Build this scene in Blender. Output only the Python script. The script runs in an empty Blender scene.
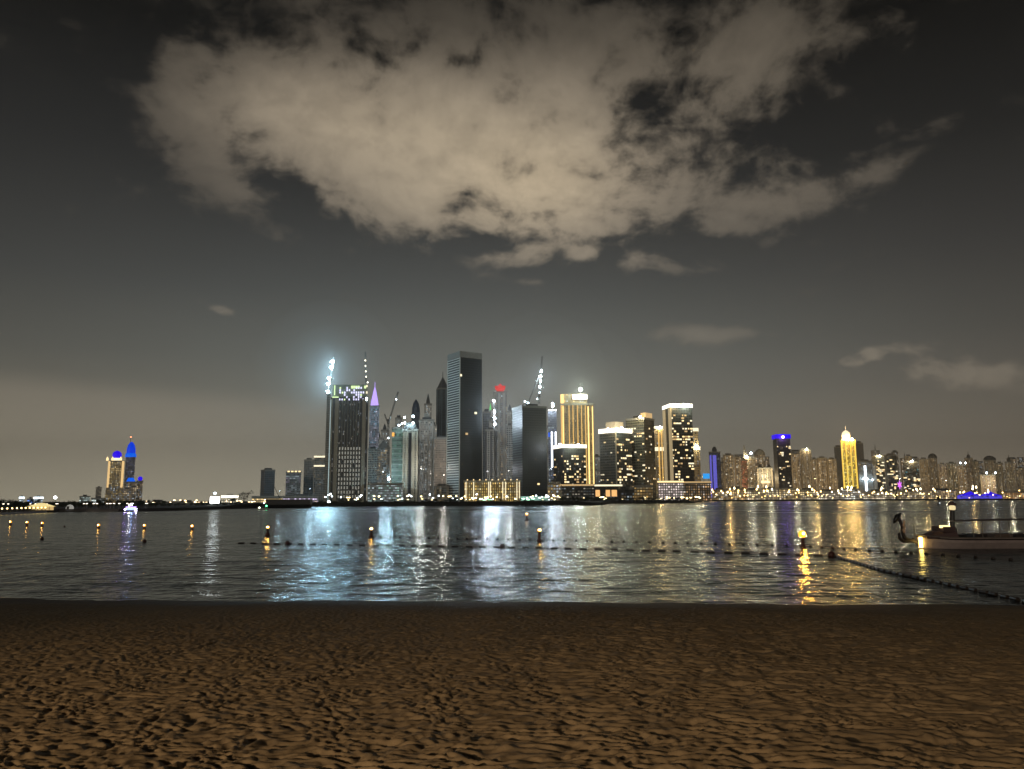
import bpy, math, random
import numpy as np
R = math.radians
rng = random.Random(7)
S = bpy.context.scene
COL = S.collection

# ------------------------------------------------------------------ camera
F = 773.0; H = 4.5
PITCH = math.atan((499.8 - 384.5) / F); ROLL = R(0.24)
c_, s_ = math.cos(PITCH), math.sin(PITCH)
FW = np.array([0, c_, s_]); R0 = np.array([1., 0, 0]); U0 = np.array([0, -s_, c_])
RT = math.cos(ROLL) * R0 - math.sin(ROLL) * U0
UP = math.cos(ROLL) * U0 + math.sin(ROLL) * R0

def ray(px, py):
    return FW * F + RT * (px - 512) + UP * (384.5 - py)

def at(px, py, D):
    """point of the world at distance D (along +Y) that the lens sees there"""
    d = ray(px, py); t = D / d[1]
    return (d[0] * t, D, H + d[2] * t)

def on_water(px, py, z=0.0):
    d = ray(px, py); t = (z - H) / d[2]
    return (d[0] * t, d[1] * t, z)

cam_d = bpy.data.cameras.new('camera'); cam = bpy.data.objects.new('camera', cam_d); COL.objects.link(cam)
import mathutils
M = mathutils.Matrix(((RT[0], UP[0], -FW[0], 0), (RT[1], UP[1], -FW[1], 0), (RT[2], UP[2], -FW[2], H), (0, 0, 0, 1)))
cam.matrix_world = M
cam_d.sensor_width = 36; cam_d.lens = 36 * F / 1024.0
cam_d.clip_start = 0.1; cam_d.clip_end = 60000
S.camera = cam

# ------------------------------------------------------------------ materials
def nmat(name):
    m = bpy.data.materials.new(name); m.use_nodes = True
    nt = m.node_tree; return m, nt, nt.nodes['Principled BSDF']

def N(nt, kind, **kw):
    n = nt.nodes.new(kind)
    for k, v in kw.items():
        if k == 'inp':
            for i, x in v.items(): n.inputs[i].default_value = x
        else: setattr(n, k, v)
    return n

def math_(nt, op, a, b=None, c=None, clamp=False):
    n = nt.nodes.new('ShaderNodeMath'); n.operation = op; n.use_clamp = clamp
    for i, v in enumerate((a, b, c)):
        if v is None: continue
        if isinstance(v, (int, float)): n.inputs[i].default_value = v
        else: nt.links.new(v, n.inputs[i])
    return n.outputs[0]

def mixc(nt, fac, a, b):
    n = nt.nodes.new('ShaderNodeMix'); n.data_type = 'RGBA'
    for sock, v in ((n.inputs[0], fac), (n.inputs[6], a), (n.inputs[7], b)):
        if isinstance(v, (int, float)): sock.default_value = v
        elif isinstance(v, tuple): sock.default_value = v if len(v) == 4 else (*v, 1)
        else: nt.links.new(v, sock)
    return n.outputs[2]

def plain(name, col, rough=0.7, metal=0.0, var=0.25, scale=0.3):
    m, nt, p = nmat(name)
    tc = N(nt, 'ShaderNodeTexCoord'); ns = N(nt, 'ShaderNodeTexNoise', inp={'Scale': scale, 'Detail': 5.0})
    nt.links.new(tc.outputs['Object'], ns.inputs['Vector'])
    k = tuple(min(1, x * (1 + var)) for x in col); d = tuple(x * (1 - var) for x in col)
    nt.links.new(mixc(nt, ns.outputs['Fac'], d, k), p.inputs['Base Color'])
    p.inputs['Roughness'].default_value = rough; p.inputs['Metallic'].default_value = metal
    return m

def glow(name, col, strength, sample=True):
    m, nt, p = nmat(name)
    p.inputs['Base Color'].default_value = (*[x * .3 for x in col], 1)
    p.inputs['Emission Color'].default_value = (*col, 1)
    p.inputs['Emission Strength'].default_value = strength
    m.cycles.emission_sampling = 'FRONT' if sample and strength >= 13 else 'NONE'
    return m

def facade(name, wall, glass=(.03, .035, .04), cw=3.6, ch=3.6, fx=.62, fz=.55, prob=.12, cola=(1, .72, .38), colb=(.8, .9, 1.),
           mixab=.3, st=1.2, seed=0.0, vstripe=0.0, vcol=None, vperiod=14.0, dim=0.0, dimcol=(1, .8, .5), rough=.55):
    """storeys and bays in metres from the UV map; some windows are lit"""
    m, nt, p = nmat(name); L = nt.links.new
    uv = N(nt, 'ShaderNodeUVMap'); sx = N(nt, 'ShaderNodeSeparateXYZ'); L(uv.outputs[0], sx.inputs[0])
    u = math_(nt, 'DIVIDE', sx.outputs[0], cw); v = math_(nt, 'DIVIDE', sx.outputs[1], ch)
    fu = math_(nt, 'FRACT', u); fv = math_(nt, 'FRACT', v)
    iu = math_(nt, 'FLOOR', u); iv = math_(nt, 'FLOOR', v)
    wu = math_(nt, 'LESS_THAN', math_(nt, 'ABSOLUTE', math_(nt, 'SUBTRACT', fu, .5)), fx / 2)
    wv = math_(nt, 'LESS_THAN', math_(nt, 'ABSOLUTE', math_(nt, 'SUBTRACT', fv, .5)), fz / 2)
    win = math_(nt, 'MULTIPLY', wu, wv)
    cx = N(nt, 'ShaderNodeCombineXYZ', inp={2: seed}); L(iu, cx.inputs[0]); L(iv, cx.inputs[1])
    wn = N(nt, 'ShaderNodeTexWhiteNoise', noise_dimensions='3D'); L(cx.outputs[0], wn.inputs['Vector'])
    sc = N(nt, 'ShaderNodeSeparateColor'); L(wn.outputs['Color'], sc.inputs[0])
    # clusters: whole flats and floors lit together
    cn = N(nt, 'ShaderNodeTexNoise', inp={'Scale': .35, 'Detail': 2.0}); cn.noise_dimensions = '3D'; L(cx.outputs[0], cn.inputs['Vector'])
    pr = math_(nt, 'MULTIPLY', math_(nt, 'MULTIPLY', cn.outputs[0], cn.outputs[0]), prob * 3.6)
    lit = math_(nt, 'LESS_THAN', wn.outputs['Value'], pr)
    br = math_(nt, 'ADD', math_(nt, 'POWER', sc.outputs[0], 2.2), .12)
    es = math_(nt, 'MULTIPLY', math_(nt, 'MULTIPLY', win, lit), math_(nt, 'MULTIPLY', br, st))
    if dim: es = math_(nt, 'ADD', es, math_(nt, 'MULTIPLY', win, math_(nt, 'MULTIPLY', sc.outputs[1], dim)))
    ecol = mixc(nt, math_(nt, 'LESS_THAN', sc.outputs[2], mixab), cola, colb)
    wallc = wall
    if vcol:
        q = math_(nt, 'LESS_THAN', math_(nt, 'FRACT', math_(nt, 'DIVIDE', sx.outputs[0], vperiod)), vstripe)
        wallc = mixc(nt, q, wall, vcol)
        win = math_(nt, 'MULTIPLY', win, math_(nt, 'SUBTRACT', 1.0, q))
        es = math_(nt, 'MULTIPLY', es, math_(nt, 'SUBTRACT', 1.0, q))
    tn = N(nt, 'ShaderNodeTexNoise', inp={'Scale': .06, 'Detail': 6.0}); L(uv.outputs[0], tn.inputs['Vector'])
    dirt = mixc(nt, tn.outputs[0], (.6, .6, .6), (1.25, 1.25, 1.25))
    mm = N(nt, 'ShaderNodeMix', data_type='RGBA', blend_type='MULTIPLY'); mm.inputs[0].default_value = 1
    if isinstance(wallc, tuple): mm.inputs[6].default_value = (*wallc, 1)
    else: L(wallc, mm.inputs[6])
    L(dirt, mm.inputs[7])
    L(mixc(nt, win, mm.outputs[2], glass), p.inputs['Base Color'])
    L(ecol, p.inputs['Emission Color']); L(es, p.inputs['Emission Strength'])
    L(math_(nt, 'SUBTRACT', rough, math_(nt, 'MULTIPLY', win, rough - .38)), p.inputs['Roughness'])
    m.cycles.emission_sampling = 'NONE'
    return m

# ------------------------------------------------------------------ mesh builder
class MB:
    def __init__(s): s.v = []; s.f = []; s.uv = []
    def face(s, pts, uvs=None):
        n = len(s.v); s.v += [tuple(p) for p in pts]; s.f.append(tuple(range(n, n + len(pts))))
        s.uv.append(uvs or [(0, 0)] * len(pts)); return s
    def prism(s, poly, z0, z1, top=None, cap=True):
        top = top or poly; u = 0.0; n = len(poly)
        for i in range(n):
            a, b = poly[i], poly[(i + 1) % n]; c, d = top[(i + 1) % n], top[i]
            w = math.hypot(b[0] - a[0], b[1] - a[1])
            s.face([(*a, z0), (*b, z0), (*c, z1), (*d, z1)], [(u, z0), (u + w, z0), (u + w, z1), (u, z1)]); u += w + 7.2
        if cap:
            s.face([(*p, z1) for p in top], [(-1.8, -1.8)] * n); s.face([(*p, z0) for p in reversed(poly)], [(-1.8, -1.8)] * n)
        return s
    def box(s, x0, x1, y0, y1, z0, z1): return s.prism([(x0, y0), (x1, y0), (x1, y1), (x0, y1)], z0, z1)
    def tube(s, a, b, r0, r1=None, n=8):
        r1 = r0 if r1 is None else r1
        a = mathutils.Vector(a); b = mathutils.Vector(b); d = (b - a).normalized()
        e = d.orthogonal().normalized(); g = d.cross(e)
        A = [a + (e * math.cos(2 * math.pi * i / n) + g * math.sin(2 * math.pi * i / n)) * r0 for i in range(n)]
        B = [b + (e * math.cos(2 * math.pi * i / n) + g * math.sin(2 * math.pi * i / n)) * r1 for i in range(n)]
        for i in range(n): s.face([A[i], A[(i + 1) % n], B[(i + 1) % n], B[i]])
        s.face(list(reversed(A)))
        if r1 > 1e-4: s.face(B)
        return s
    def path(s, pts, rs, n=8):
        """one continuous tube through the points"""
        P = [mathutils.Vector(p) for p in pts]; rings = []
        ref = mathutils.Vector((0, 0, 1)) if abs((P[-1] - P[0]).normalized().z) < .9 else mathutils.Vector((1, 0, 0))
        for i, p in enumerate(P):
            d = (P[min(i + 1, len(P) - 1)] - P[max(i - 1, 0)]).normalized()
            e = d.cross(ref).normalized(); g = d.cross(e)
            r = rs[i] if isinstance(rs, (list, tuple)) else rs
            rings.append([p + (e * math.cos(2 * math.pi * k / n) + g * math.sin(2 * math.pi * k / n)) * r for k in range(n)])
        for i in range(len(P) - 1):
            for k in range(n): s.face([rings[i][k], rings[i][(k + 1) % n], rings[i + 1][(k + 1) % n], rings[i + 1][k]])
        s.face(list(reversed(rings[0]))); s.face(rings[-1]); return s
    def lathe(s, prof, c=(0, 0, 0), n=14):
        for (r0, z0), (r1, z1) in zip(prof[:-1], prof[1:]):
            for i in range(n):
                a, b = 2 * math.pi * i / n, 2 * math.pi * (i + 1) / n
                q = [(c[0] + r0 * math.cos(a), c[1] + r0 * math.sin(a), c[2] + z0), (c[0] + r0 * math.cos(b), c[1] + r0 * math.sin(b), c[2] + z0),
                     (c[0] + r1 * math.cos(b), c[1] + r1 * math.sin(b), c[2] + z1), (c[0] + r1 * math.cos(a), c[1] + r1 * math.sin(a), c[2] + z1)]
                if r0 < 1e-6: q = q[1:]
                elif r1 < 1e-6: q = q[:3]
                s.face(q, [(a * 8, z0)] * len(q))
        return s
    def ball(s, c, r, n=12, m=8, sz=1.0):
        pr = [(max(0, r * math.sin(math.pi * i / m)) if 0 < i < m else 0.0, -r * sz * math.cos(math.pi * i / m)) for i in range(m + 1)]
        return s.lathe(pr, c, n)
    def build(s, name, mat, parent=None, smooth=False, loc=None):
        me = bpy.data.meshes.new(name); me.from_pydata(s.v, [], s.f)
        ul = me.uv_layers.new(name='UVMap')
        ul.data.foreach_set('uv', np.array([c for f in s.uv for p in f for c in p], dtype=np.float32))
        me.materials.append(mat)
        if smooth:
            import bmesh
            bm = bmesh.new(); bm.from_mesh(me); bmesh.ops.remove_doubles(bm, verts=bm.verts, dist=1e-4)
            for f in bm.faces: f.smooth = True
            bm.to_mesh(me); bm.free()
        me.update()
        o = bpy.data.objects.new(name, me); COL.objects.link(o)
        if parent: o.parent = parent
        if loc: o.location = loc
        return o

def tag(o, label, cat, group=None, kind=None):
    if label: o['label'] = label
    if cat: o['category'] = cat
    if group: o['group'] = group
    if kind: o['kind'] = kind
    return o

def thing(name, label, cat, loc=(0, 0, 0), group=None, rz=0):
    o = bpy.data.objects.new(name, None); COL.objects.link(o); o.location = loc; o.rotation_euler = (0, 0, rz)
    o.empty_display_size = .5
    return tag(o, label, cat, group)

def copy_tree(o, parent=None):
    c = o.copy(); COL.objects.link(c); c.parent = parent
    for ch in list(o.children): copy_tree(ch, c)
    return c

def structure(o): o['kind'] = 'structure'; return o

# ------------------------------------------------------------------ palette
concrete = plain('concrete', (.30, .29, .26)); dark_concrete = plain('dark_concrete', (.10, .10, .10))
beige = plain('beige_render', (.42, .38, .30)); steel = plain('painted_steel', (.12, .12, .12), .5, .3)
black = plain('black_paint', (.012, .012, .012), .45); rubber = plain('dark_rubber', (.02, .012, .012), .5)
white_slab = plain('pale_slab_edge', (.55, .56, .52)); rock = plain('breakwater_rock', (.035, .035, .03), .9, 0, .6, .5)
roofing = plain('roof_membrane', (.12, .12, .12), .8)
WARM = (1, .66, .28); GOLD = (1, .55, .16); COOL = (.78, .93, 1.); CYANW = (.62, .92, 1.); ORANGE = (1, .42, .08)
g_flood = glow('cold_floodlight', (.50, .82, 1.), 1000); g_flood_s = glow('cold_floodlight_dim', (.7, .9, 1.), 30)
g_hoist = glow('hoist_floodlight', (.7, .85, 1.), 1000); g_roofc = glow('roof_crane_light', (.7, .9, 1.), 330)
g_white = glow('white_crown_light', (1, .95, .8), 2); g_whiteb = glow('bright_crown_light', (1, .92, .74), 2.2)
g_warmc = glow('warm_crown_light', (1, .78, .4), 4); g_gold = glow('gold_strip_light', (1, .58, .16), 1.6, False)
g_purple = glow('violet_light', (.5, .35, 1.), 1.3, False); g_blue = glow('deep_blue_light', (.03, .0, 1.), .85)
g_azure = glow('azure_light', (.0, .14, 1.), .85); g_sky = glow('sky_blue_sign', (.03, .35, .9), 1.0, False)
g_red = glow('red_crown_light', (1, .05, .035), .6, False); g_green = glow('green_light', (.15, .8, .2), .8, False)
g_lilac = glow('lilac_window_light', (.72, .70, 1.), 1.5); g_lime = glow('lime_work_light', (.75, .95, .45), 1.3, False)
g_win = [glow('window_warm', (1, .74, .36), 1.6, False), glow('window_cream', (1, .88, .6), 1.3, False), glow('window_dim', (1, .66, .3), .6, False)]
g_magenta = glow('magenta_light', (.75, .15, 1.), 1.6); g_orangew = glow('orange_work_light', (1, .45, .08), 1.2, False)

# ------------------------------------------------------------------ sky
def build_world():
    w = bpy.data.worlds.new('World'); S.world = w; w.use_nodes = True
    nt = w.node_tree; L = nt.links.new; bg = nt.nodes['Background']
    tc = N(nt, 'ShaderNodeTexCoord'); sx = N(nt, 'ShaderNodeSeparateXYZ'); L(tc.outputs['Generated'], sx.inputs[0])
    X, Y, Z = sx.outputs
    az = math_(nt, 'ARCTAN2', X, Y); el = math_(nt, 'ARCSINE', Z)
    def ramp(stops):
        r = N(nt, 'ShaderNodeValToRGB'); e = r.color_ramp.elements
        while len(e) < len(stops): e.new(.5)
        for k, (p, c) in zip(e, stops): k.position = p; k.color = (*c, 1)
        L(math_(nt, 'DIVIDE', math_(nt, 'MAXIMUM', el, 0.0), R(50), clamp=True), r.inputs[0]); return r.outputs[0]
    def E(py): return (math.asin((lambda d: d[2] / math.sqrt((d ** 2).sum()))(ray(512, py)))) / R(50)
    left = ramp(SKY_L(E)); right = ramp(SKY_R(E))
    side = math_(nt, 'SMOOTH_MIN', 1.0, math_(nt, 'MAXIMUM', math_(nt, 'MULTIPLY_ADD', az, .8, .5), 0.0), .2)
    sky = mixc(nt, side, left, right)
    # corners of the sky away from the city are darker: glow of the city falls off with bearing
    fall = math_(nt, 'POWER', math_(nt, 'MAXIMUM', math_(nt, 'COSINE', math_(nt, 'ADD', az, .02)), .06), 1.0)
    lift = math_(nt, 'MULTIPLY_ADD', math_(nt, 'SUBTRACT', fall, 1.0), math_(nt, 'MULTIPLY', math_(nt, 'MAXIMUM', el, .05), 2.6), 1.0)
    lift = math_(nt, 'MAXIMUM', lift, .15)
    # the air above the tower cluster carries its cool light
    ga = math_(nt, 'DIVIDE', math_(nt, 'ADD', az, .03), .50); ge = math_(nt, 'DIVIDE', math_(nt, 'SUBTRACT', el, .10), .17)
    gl = math_(nt, 'EXPONENT', math_(nt, 'MULTIPLY', math_(nt, 'MULTIPLY_ADD', ga, ga, math_(nt, 'MULTIPLY', ge, ge)), -1.0))
    cg = N(nt, 'ShaderNodeVectorMath', operation='SCALE'); cg.inputs[0].default_value = (.082, .094, .088); L(gl, cg.inputs['Scale'])
    # low bank of warm haze to the left
    ba = math_(nt, 'DIVIDE', math_(nt, 'ADD', az, .55), .40); be = math_(nt, 'SUBTRACT', el, math_(nt, 'MULTIPLY_ADD', az, -.04, .105))
    bk = N(nt, 'ShaderNodeMapRange', interpolation_type='SMOOTHSTEP', inp={1: .022, 2: -.012, 3: 0, 4: 1}); L(be, bk.inputs[0])
    bf = math_(nt, 'MULTIPLY', bk.outputs[0], math_(nt, 'EXPONENT', math_(nt, 'MULTIPLY', math_(nt, 'MULTIPLY', ba, ba), -1.0)))
    cb = N(nt, 'ShaderNodeVectorMath', operation='SCALE'); cb.inputs[0].default_value = (.062, .047, .034); L(bf, cb.inputs['Scale'])
    # faint unevenness of the air
    zz = math_(nt, 'ADD', math_(nt, 'ABSOLUTE', Z), .55)
    q = N(nt, 'ShaderNodeCombineXYZ'); L(math_(nt, 'DIVIDE', X, zz), q.inputs[0]); L(math_(nt, 'DIVIDE', Y, zz), q.inputs[1])
    big = N(nt, 'ShaderNodeTexNoise', inp={'Scale': 1.6, 'Detail': 4.0, 'Roughness': .5}); L(q.outputs[0], big.inputs['Vector'])
    lift = math_(nt, 'MULTIPLY', lift, math_(nt, 'MULTIPLY_ADD', big.outputs[0], .35, .83))
    vm = N(nt, 'ShaderNodeVectorMath', operation='SCALE'); L(sky, vm.inputs[0]); L(lift, vm.inputs['Scale']); sky = vm.outputs[0]
    for g in (cg, cb):
        ad = N(nt, 'ShaderNodeVectorMath', operation='ADD'); L(sky, ad.inputs[0]); L(g.outputs[0], ad.inputs[1]); sky = ad.outputs[0]
    # clouds
    def blob(px, py, rx, ry, rot, amp, soft=1.0):
        d = ray(px, py); d = d / math.sqrt((d ** 2).sum()); a0 = math.atan2(d[0], d[1]); e0 = math.asin(d[2])
        f2 = 1 / (F * math.sqrt(1 + ((px - 512) / F) ** 2 + ((py - 384.5) / F) ** 2))
        rx *= f2 / math.cos(e0); ry *= f2 * .97
        da = math_(nt, 'SUBTRACT', az, a0); de = math_(nt, 'SUBTRACT', el, e0)
        c, s = math.cos(R(rot)), math.sin(R(rot))
        u = math_(nt, 'MULTIPLY_ADD', da, c / rx, math_(nt, 'MULTIPLY', de, s / rx))
        v = math_(nt, 'MULTIPLY_ADD', da, -s / ry, math_(nt, 'MULTIPLY', de, c / ry))
        r2 = math_(nt, 'MULTIPLY_ADD', u, u, math_(nt, 'MULTIPLY', v, v))
        return math_(nt, 'MULTIPLY', math_(nt, 'EXPONENT', math_(nt, 'MULTIPLY', r2, -soft)), amp)
    tot = None
    for b in CLOUDS:
        k = blob(*b); tot = k if tot is None else math_(nt, 'ADD', tot, k)
    tot = math_(nt, 'MINIMUM', tot, 1.35)
    wr = N(nt, 'ShaderNodeTexNoise', inp={'Scale': 4.0, 'Detail': 3.0}); L(q.outputs[0], wr.inputs['Vector'])
    wv = N(nt, 'ShaderNodeVectorMath', operation='MULTIPLY_ADD'); L(wr.outputs['Color'], wv.inputs[0]); wv.inputs[1].default_value = (.10, .10, .10); L(q.outputs[0], wv.inputs[2])
    fb = N(nt, 'ShaderNodeTexNoise', inp={'Scale': 6.5, 'Detail': 10.0, 'Roughness': .58}); L(wv.outputs[0], fb.inputs['Vector'])
    fine = N(nt, 'ShaderNodeTexNoise', inp={'Scale': 24.0, 'Detail': 8.0, 'Roughness': .6}); L(wv.outputs[0], fine.inputs['Vector'])
    nz = math_(nt, 'MULTIPLY_ADD', math_(nt, 'SUBTRACT', fine.outputs[0], .5), .75, math_(nt, 'SUBTRACT', fb.outputs[0], .5))
    dens = math_(nt, 'MULTIPLY_ADD', nz, 3.2, math_(nt, 'SUBTRACT', tot, .44))
    mr = N(nt, 'ShaderNodeMapRange', interpolation_type='SMOOTHSTEP', inp={1: -.12, 2: .85}); L(dens, mr.inputs[0])
    body = mr.outputs[0]
    thick = N(nt, 'ShaderNodeMapRange', inp={1: -.1, 2: 1.5, 3: .55, 4: 1.15}); L(dens, thick.inputs[0])
    core = None
    for b in CORE:
        k = blob(*b); core = k if core is None else math_(nt, 'ADD', core, k)
    bright = math_(nt, 'MULTIPLY', math_(nt, 'ADD', math_(nt, 'MULTIPLY', core, 1.15), .05), thick.outputs[0])
    tint = mixc(nt, math_(nt, 'MULTIPLY', core, 2.5, clamp=True), (1, .84, .64), (1, .80, .54))
    cs = N(nt, 'ShaderNodeVectorMath', operation='SCALE'); L(tint, cs.inputs[0]); L(bright, cs.inputs['Scale'])
    sk = N(nt, 'ShaderNodeVectorMath', operation='MULTIPLY_ADD'); L(sky, sk.inputs[0]); sk.inputs[1].default_value = (.72, .72, .72); L(cs.outputs[0], sk.inputs[2]); cs = sk
    opac = math_(nt, 'MULTIPLY_ADD', core, 2.4, .66, clamp=True)
    out = mixc(nt, math_(nt, 'MULTIPLY', body, opac), sky, cs.outputs[0])
    L(out, bg.inputs[0]); bg.inputs[1].default_value = 1.0
    w.cycles.sampling_method = 'MANUAL'; w.cycles.sample_map_resolution = 512

SKY_L = lambda E: [(E(502), (.40, .365, .265)), (E(455), (.255, .23, .170)), (E(395), (.128, .117, .093)), (E(365), (.092, .088, .075)), (E(300), (.055, .055, .052)), (E(180), (.024, .024, .024)), (E(60), (.006, .006, .006)), (.95, (.002, .002, .002))]
SKY_R = lambda E: [(E(502), (.28, .228, .165)), (E(455), (.180, .148, .110)), (E(395), (.105, .092, .076)), (E(350), (.070, .065, .057)), (E(280), (.042, .040, .038)), (E(180), (.018, .0178, .0175)), (E(60), (.0045, .0045, .0045)), (.95, (.002, .002, .002))]
CLOUDS = [  # px, py, rx, ry, rot, amplitude
    (212, 92, 58, 34, 0, 1.0), (290, 110, 130, 55, -8, 1.0), (400, 135, 180, 66, -8, 1.0), (510, 150, 140, 80, 0, .9), (450, 212, 120, 30, -4, .75), (600, 130, 60, 80, 0, .4),
    (560, 40, 210, 66, 0, .85), (770, 50, 125, 76, 0, .78), (700, 150, 70, 50, 0, .3), (640, 195, 95, 45, 10, .5), (360, 12, 150, 24, 0, .75), (700, 130, 60, 50, 20, .35), (690, 210, 60, 30, 0, .3),
    (205, 170, 44, 26, -35, .75), (235, 195, 50, 30, -20, .55), (272, 228, 30, 14, -20, .62), (735, 214, 40, 19, 0, .8), (795, 200, 48, 24, 8, .85), (858, 186, 40, 20, 10, .8), (900, 162, 34, 13, 6, .6), (732, 225, 34, 13, 0, .55), (905, 165, 35, 14, 0, .1),
    (648, 262, 28, 13, 0, 1.45), (516, 258, 38, 10, 3, 1.1), (695, 270, 34, 9, 0, 1.08), (582, 253, 16, 8, 0, 1.22), (528, 282, 20, 5, 0, 0.81), (700, 334, 62, 13, -5, 1.35), (745, 333, 24, 7, 0, 0.54), (870, 354, 32, 9, 10, 1.55), (850, 362, 16, 6, 0, 0.81), (985, 377, 80, 20, -6, 1.5),
    (222, 310, 18, 7, -12, 1.49), (255, 321, 12, 5, -10, 0.72), (950, 118, 36, 16, 0, 0.68), (5, 298, 18, 6, 0, 0.91), (132, 310, 16, 5, 0, 0.65), (2, 45, 12, 16, 0, 0.78), (155, 110, 14, 10, 0, .3),
    (390, 64, 40, 7, -18, -.3), (375, 40, 55, 22, -20, .5), (465, 62, 16, 8, 0, -.6), (325, 38, 60, 12, -28, .25), (270, 45, 60, 22, 0, .3), (640, 105, 24, 34, 0, -.6), (690, 85, 40, 14, 0, -.3), (785, 120, 50, 26, 0, -.35), (720, 160, 50, 16, 0, -.25), (282, 188, 34, 18, -30, -.55), (940, 300, 90, 18, -5, .16), (680, 380, 24, 6, 0, .5), (600, 385, 40, 8, 0, .3)]
CORE = [(450, 160, 170, 80, -5, .19), (550, 185, 100, 66, 0, .20), (300, 120, 130, 60, 0, .11), (500, 90, 170, 60, 0, .05), (420, 215, 160, 34, 0, .06), (960, 375, 110, 30, 0, .085), (706, 336, 90, 24, 0, .05), (800, 195, 110, 40, 0, .03), (740, 110, 180, 130, 0, .075), (222, 310, 40, 20, 0, .075), (870, 354, 60, 20, 0, .08), (600, 260, 160, 26, 0, .05)]
build_world()

# ------------------------------------------------------------------ noise for the sand
def perlin(x, y, seed=0):
    r = np.random.RandomState(seed); tab = r.rand(256, 256) * 2 * np.pi
    xi = np.floor(x).astype(int); yi = np.floor(y).astype(int); fx = x - xi; fy = y - yi
    def g(i, j):
        a = tab[(xi + i) & 255, (yi + j) & 255]; return np.cos(a) * (fx - i) + np.sin(a) * (fy - j)
    s = lambda t: t * t * t * (t * (t * 6 - 15) + 10)
    u, v = s(fx), s(fy)
    return ((g(0, 0) * (1 - u) + g(1, 0) * u) * (1 - v) + (g(0, 1) * (1 - u) + g(1, 1) * u) * v) * 1.5

def grid_mesh(name, X, Y, Z, mat):
    n, m = X.shape; me = bpy.data.meshes.new(name)
    co = np.stack([X, Y, Z], -1).reshape(-1, 3).astype(np.float32)
    i = np.arange(n * m).reshape(n, m)
    q = np.stack([i[:-1, :-1], i[:-1, 1:], i[1:, 1:], i[1:, :-1]], -1).reshape(-1, 4)
    me.vertices.add(len(co)); me.vertices.foreach_set('co', co.ravel())
    me.loops.add(q.size); me.loops.foreach_set('vertex_index', q.ravel().astype(np.int32))
    me.polygons.add(len(q)); me.polygons.foreach_set('loop_start', np.arange(0, q.size, 4, dtype=np.int32))
    me.polygons.foreach_set('use_smooth', np.ones(len(q), bool))
    me.update(calc_edges=True); me.validate(); me.materials.append(mat)
    o = bpy.data.objects.new(name, me); COL.objects.link(o); return o

def shore_y(x): return 35.5 - .085 * np.clip(x, -60, 60) + .55 * perlin(x * .11 + 3, x * 0 + .5, 5) + .30 * perlin(x * .42, x * 0 + 1.5, 6) + .12 * perlin(x * 1.3, x * 0 + 2.5, 16)

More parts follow.
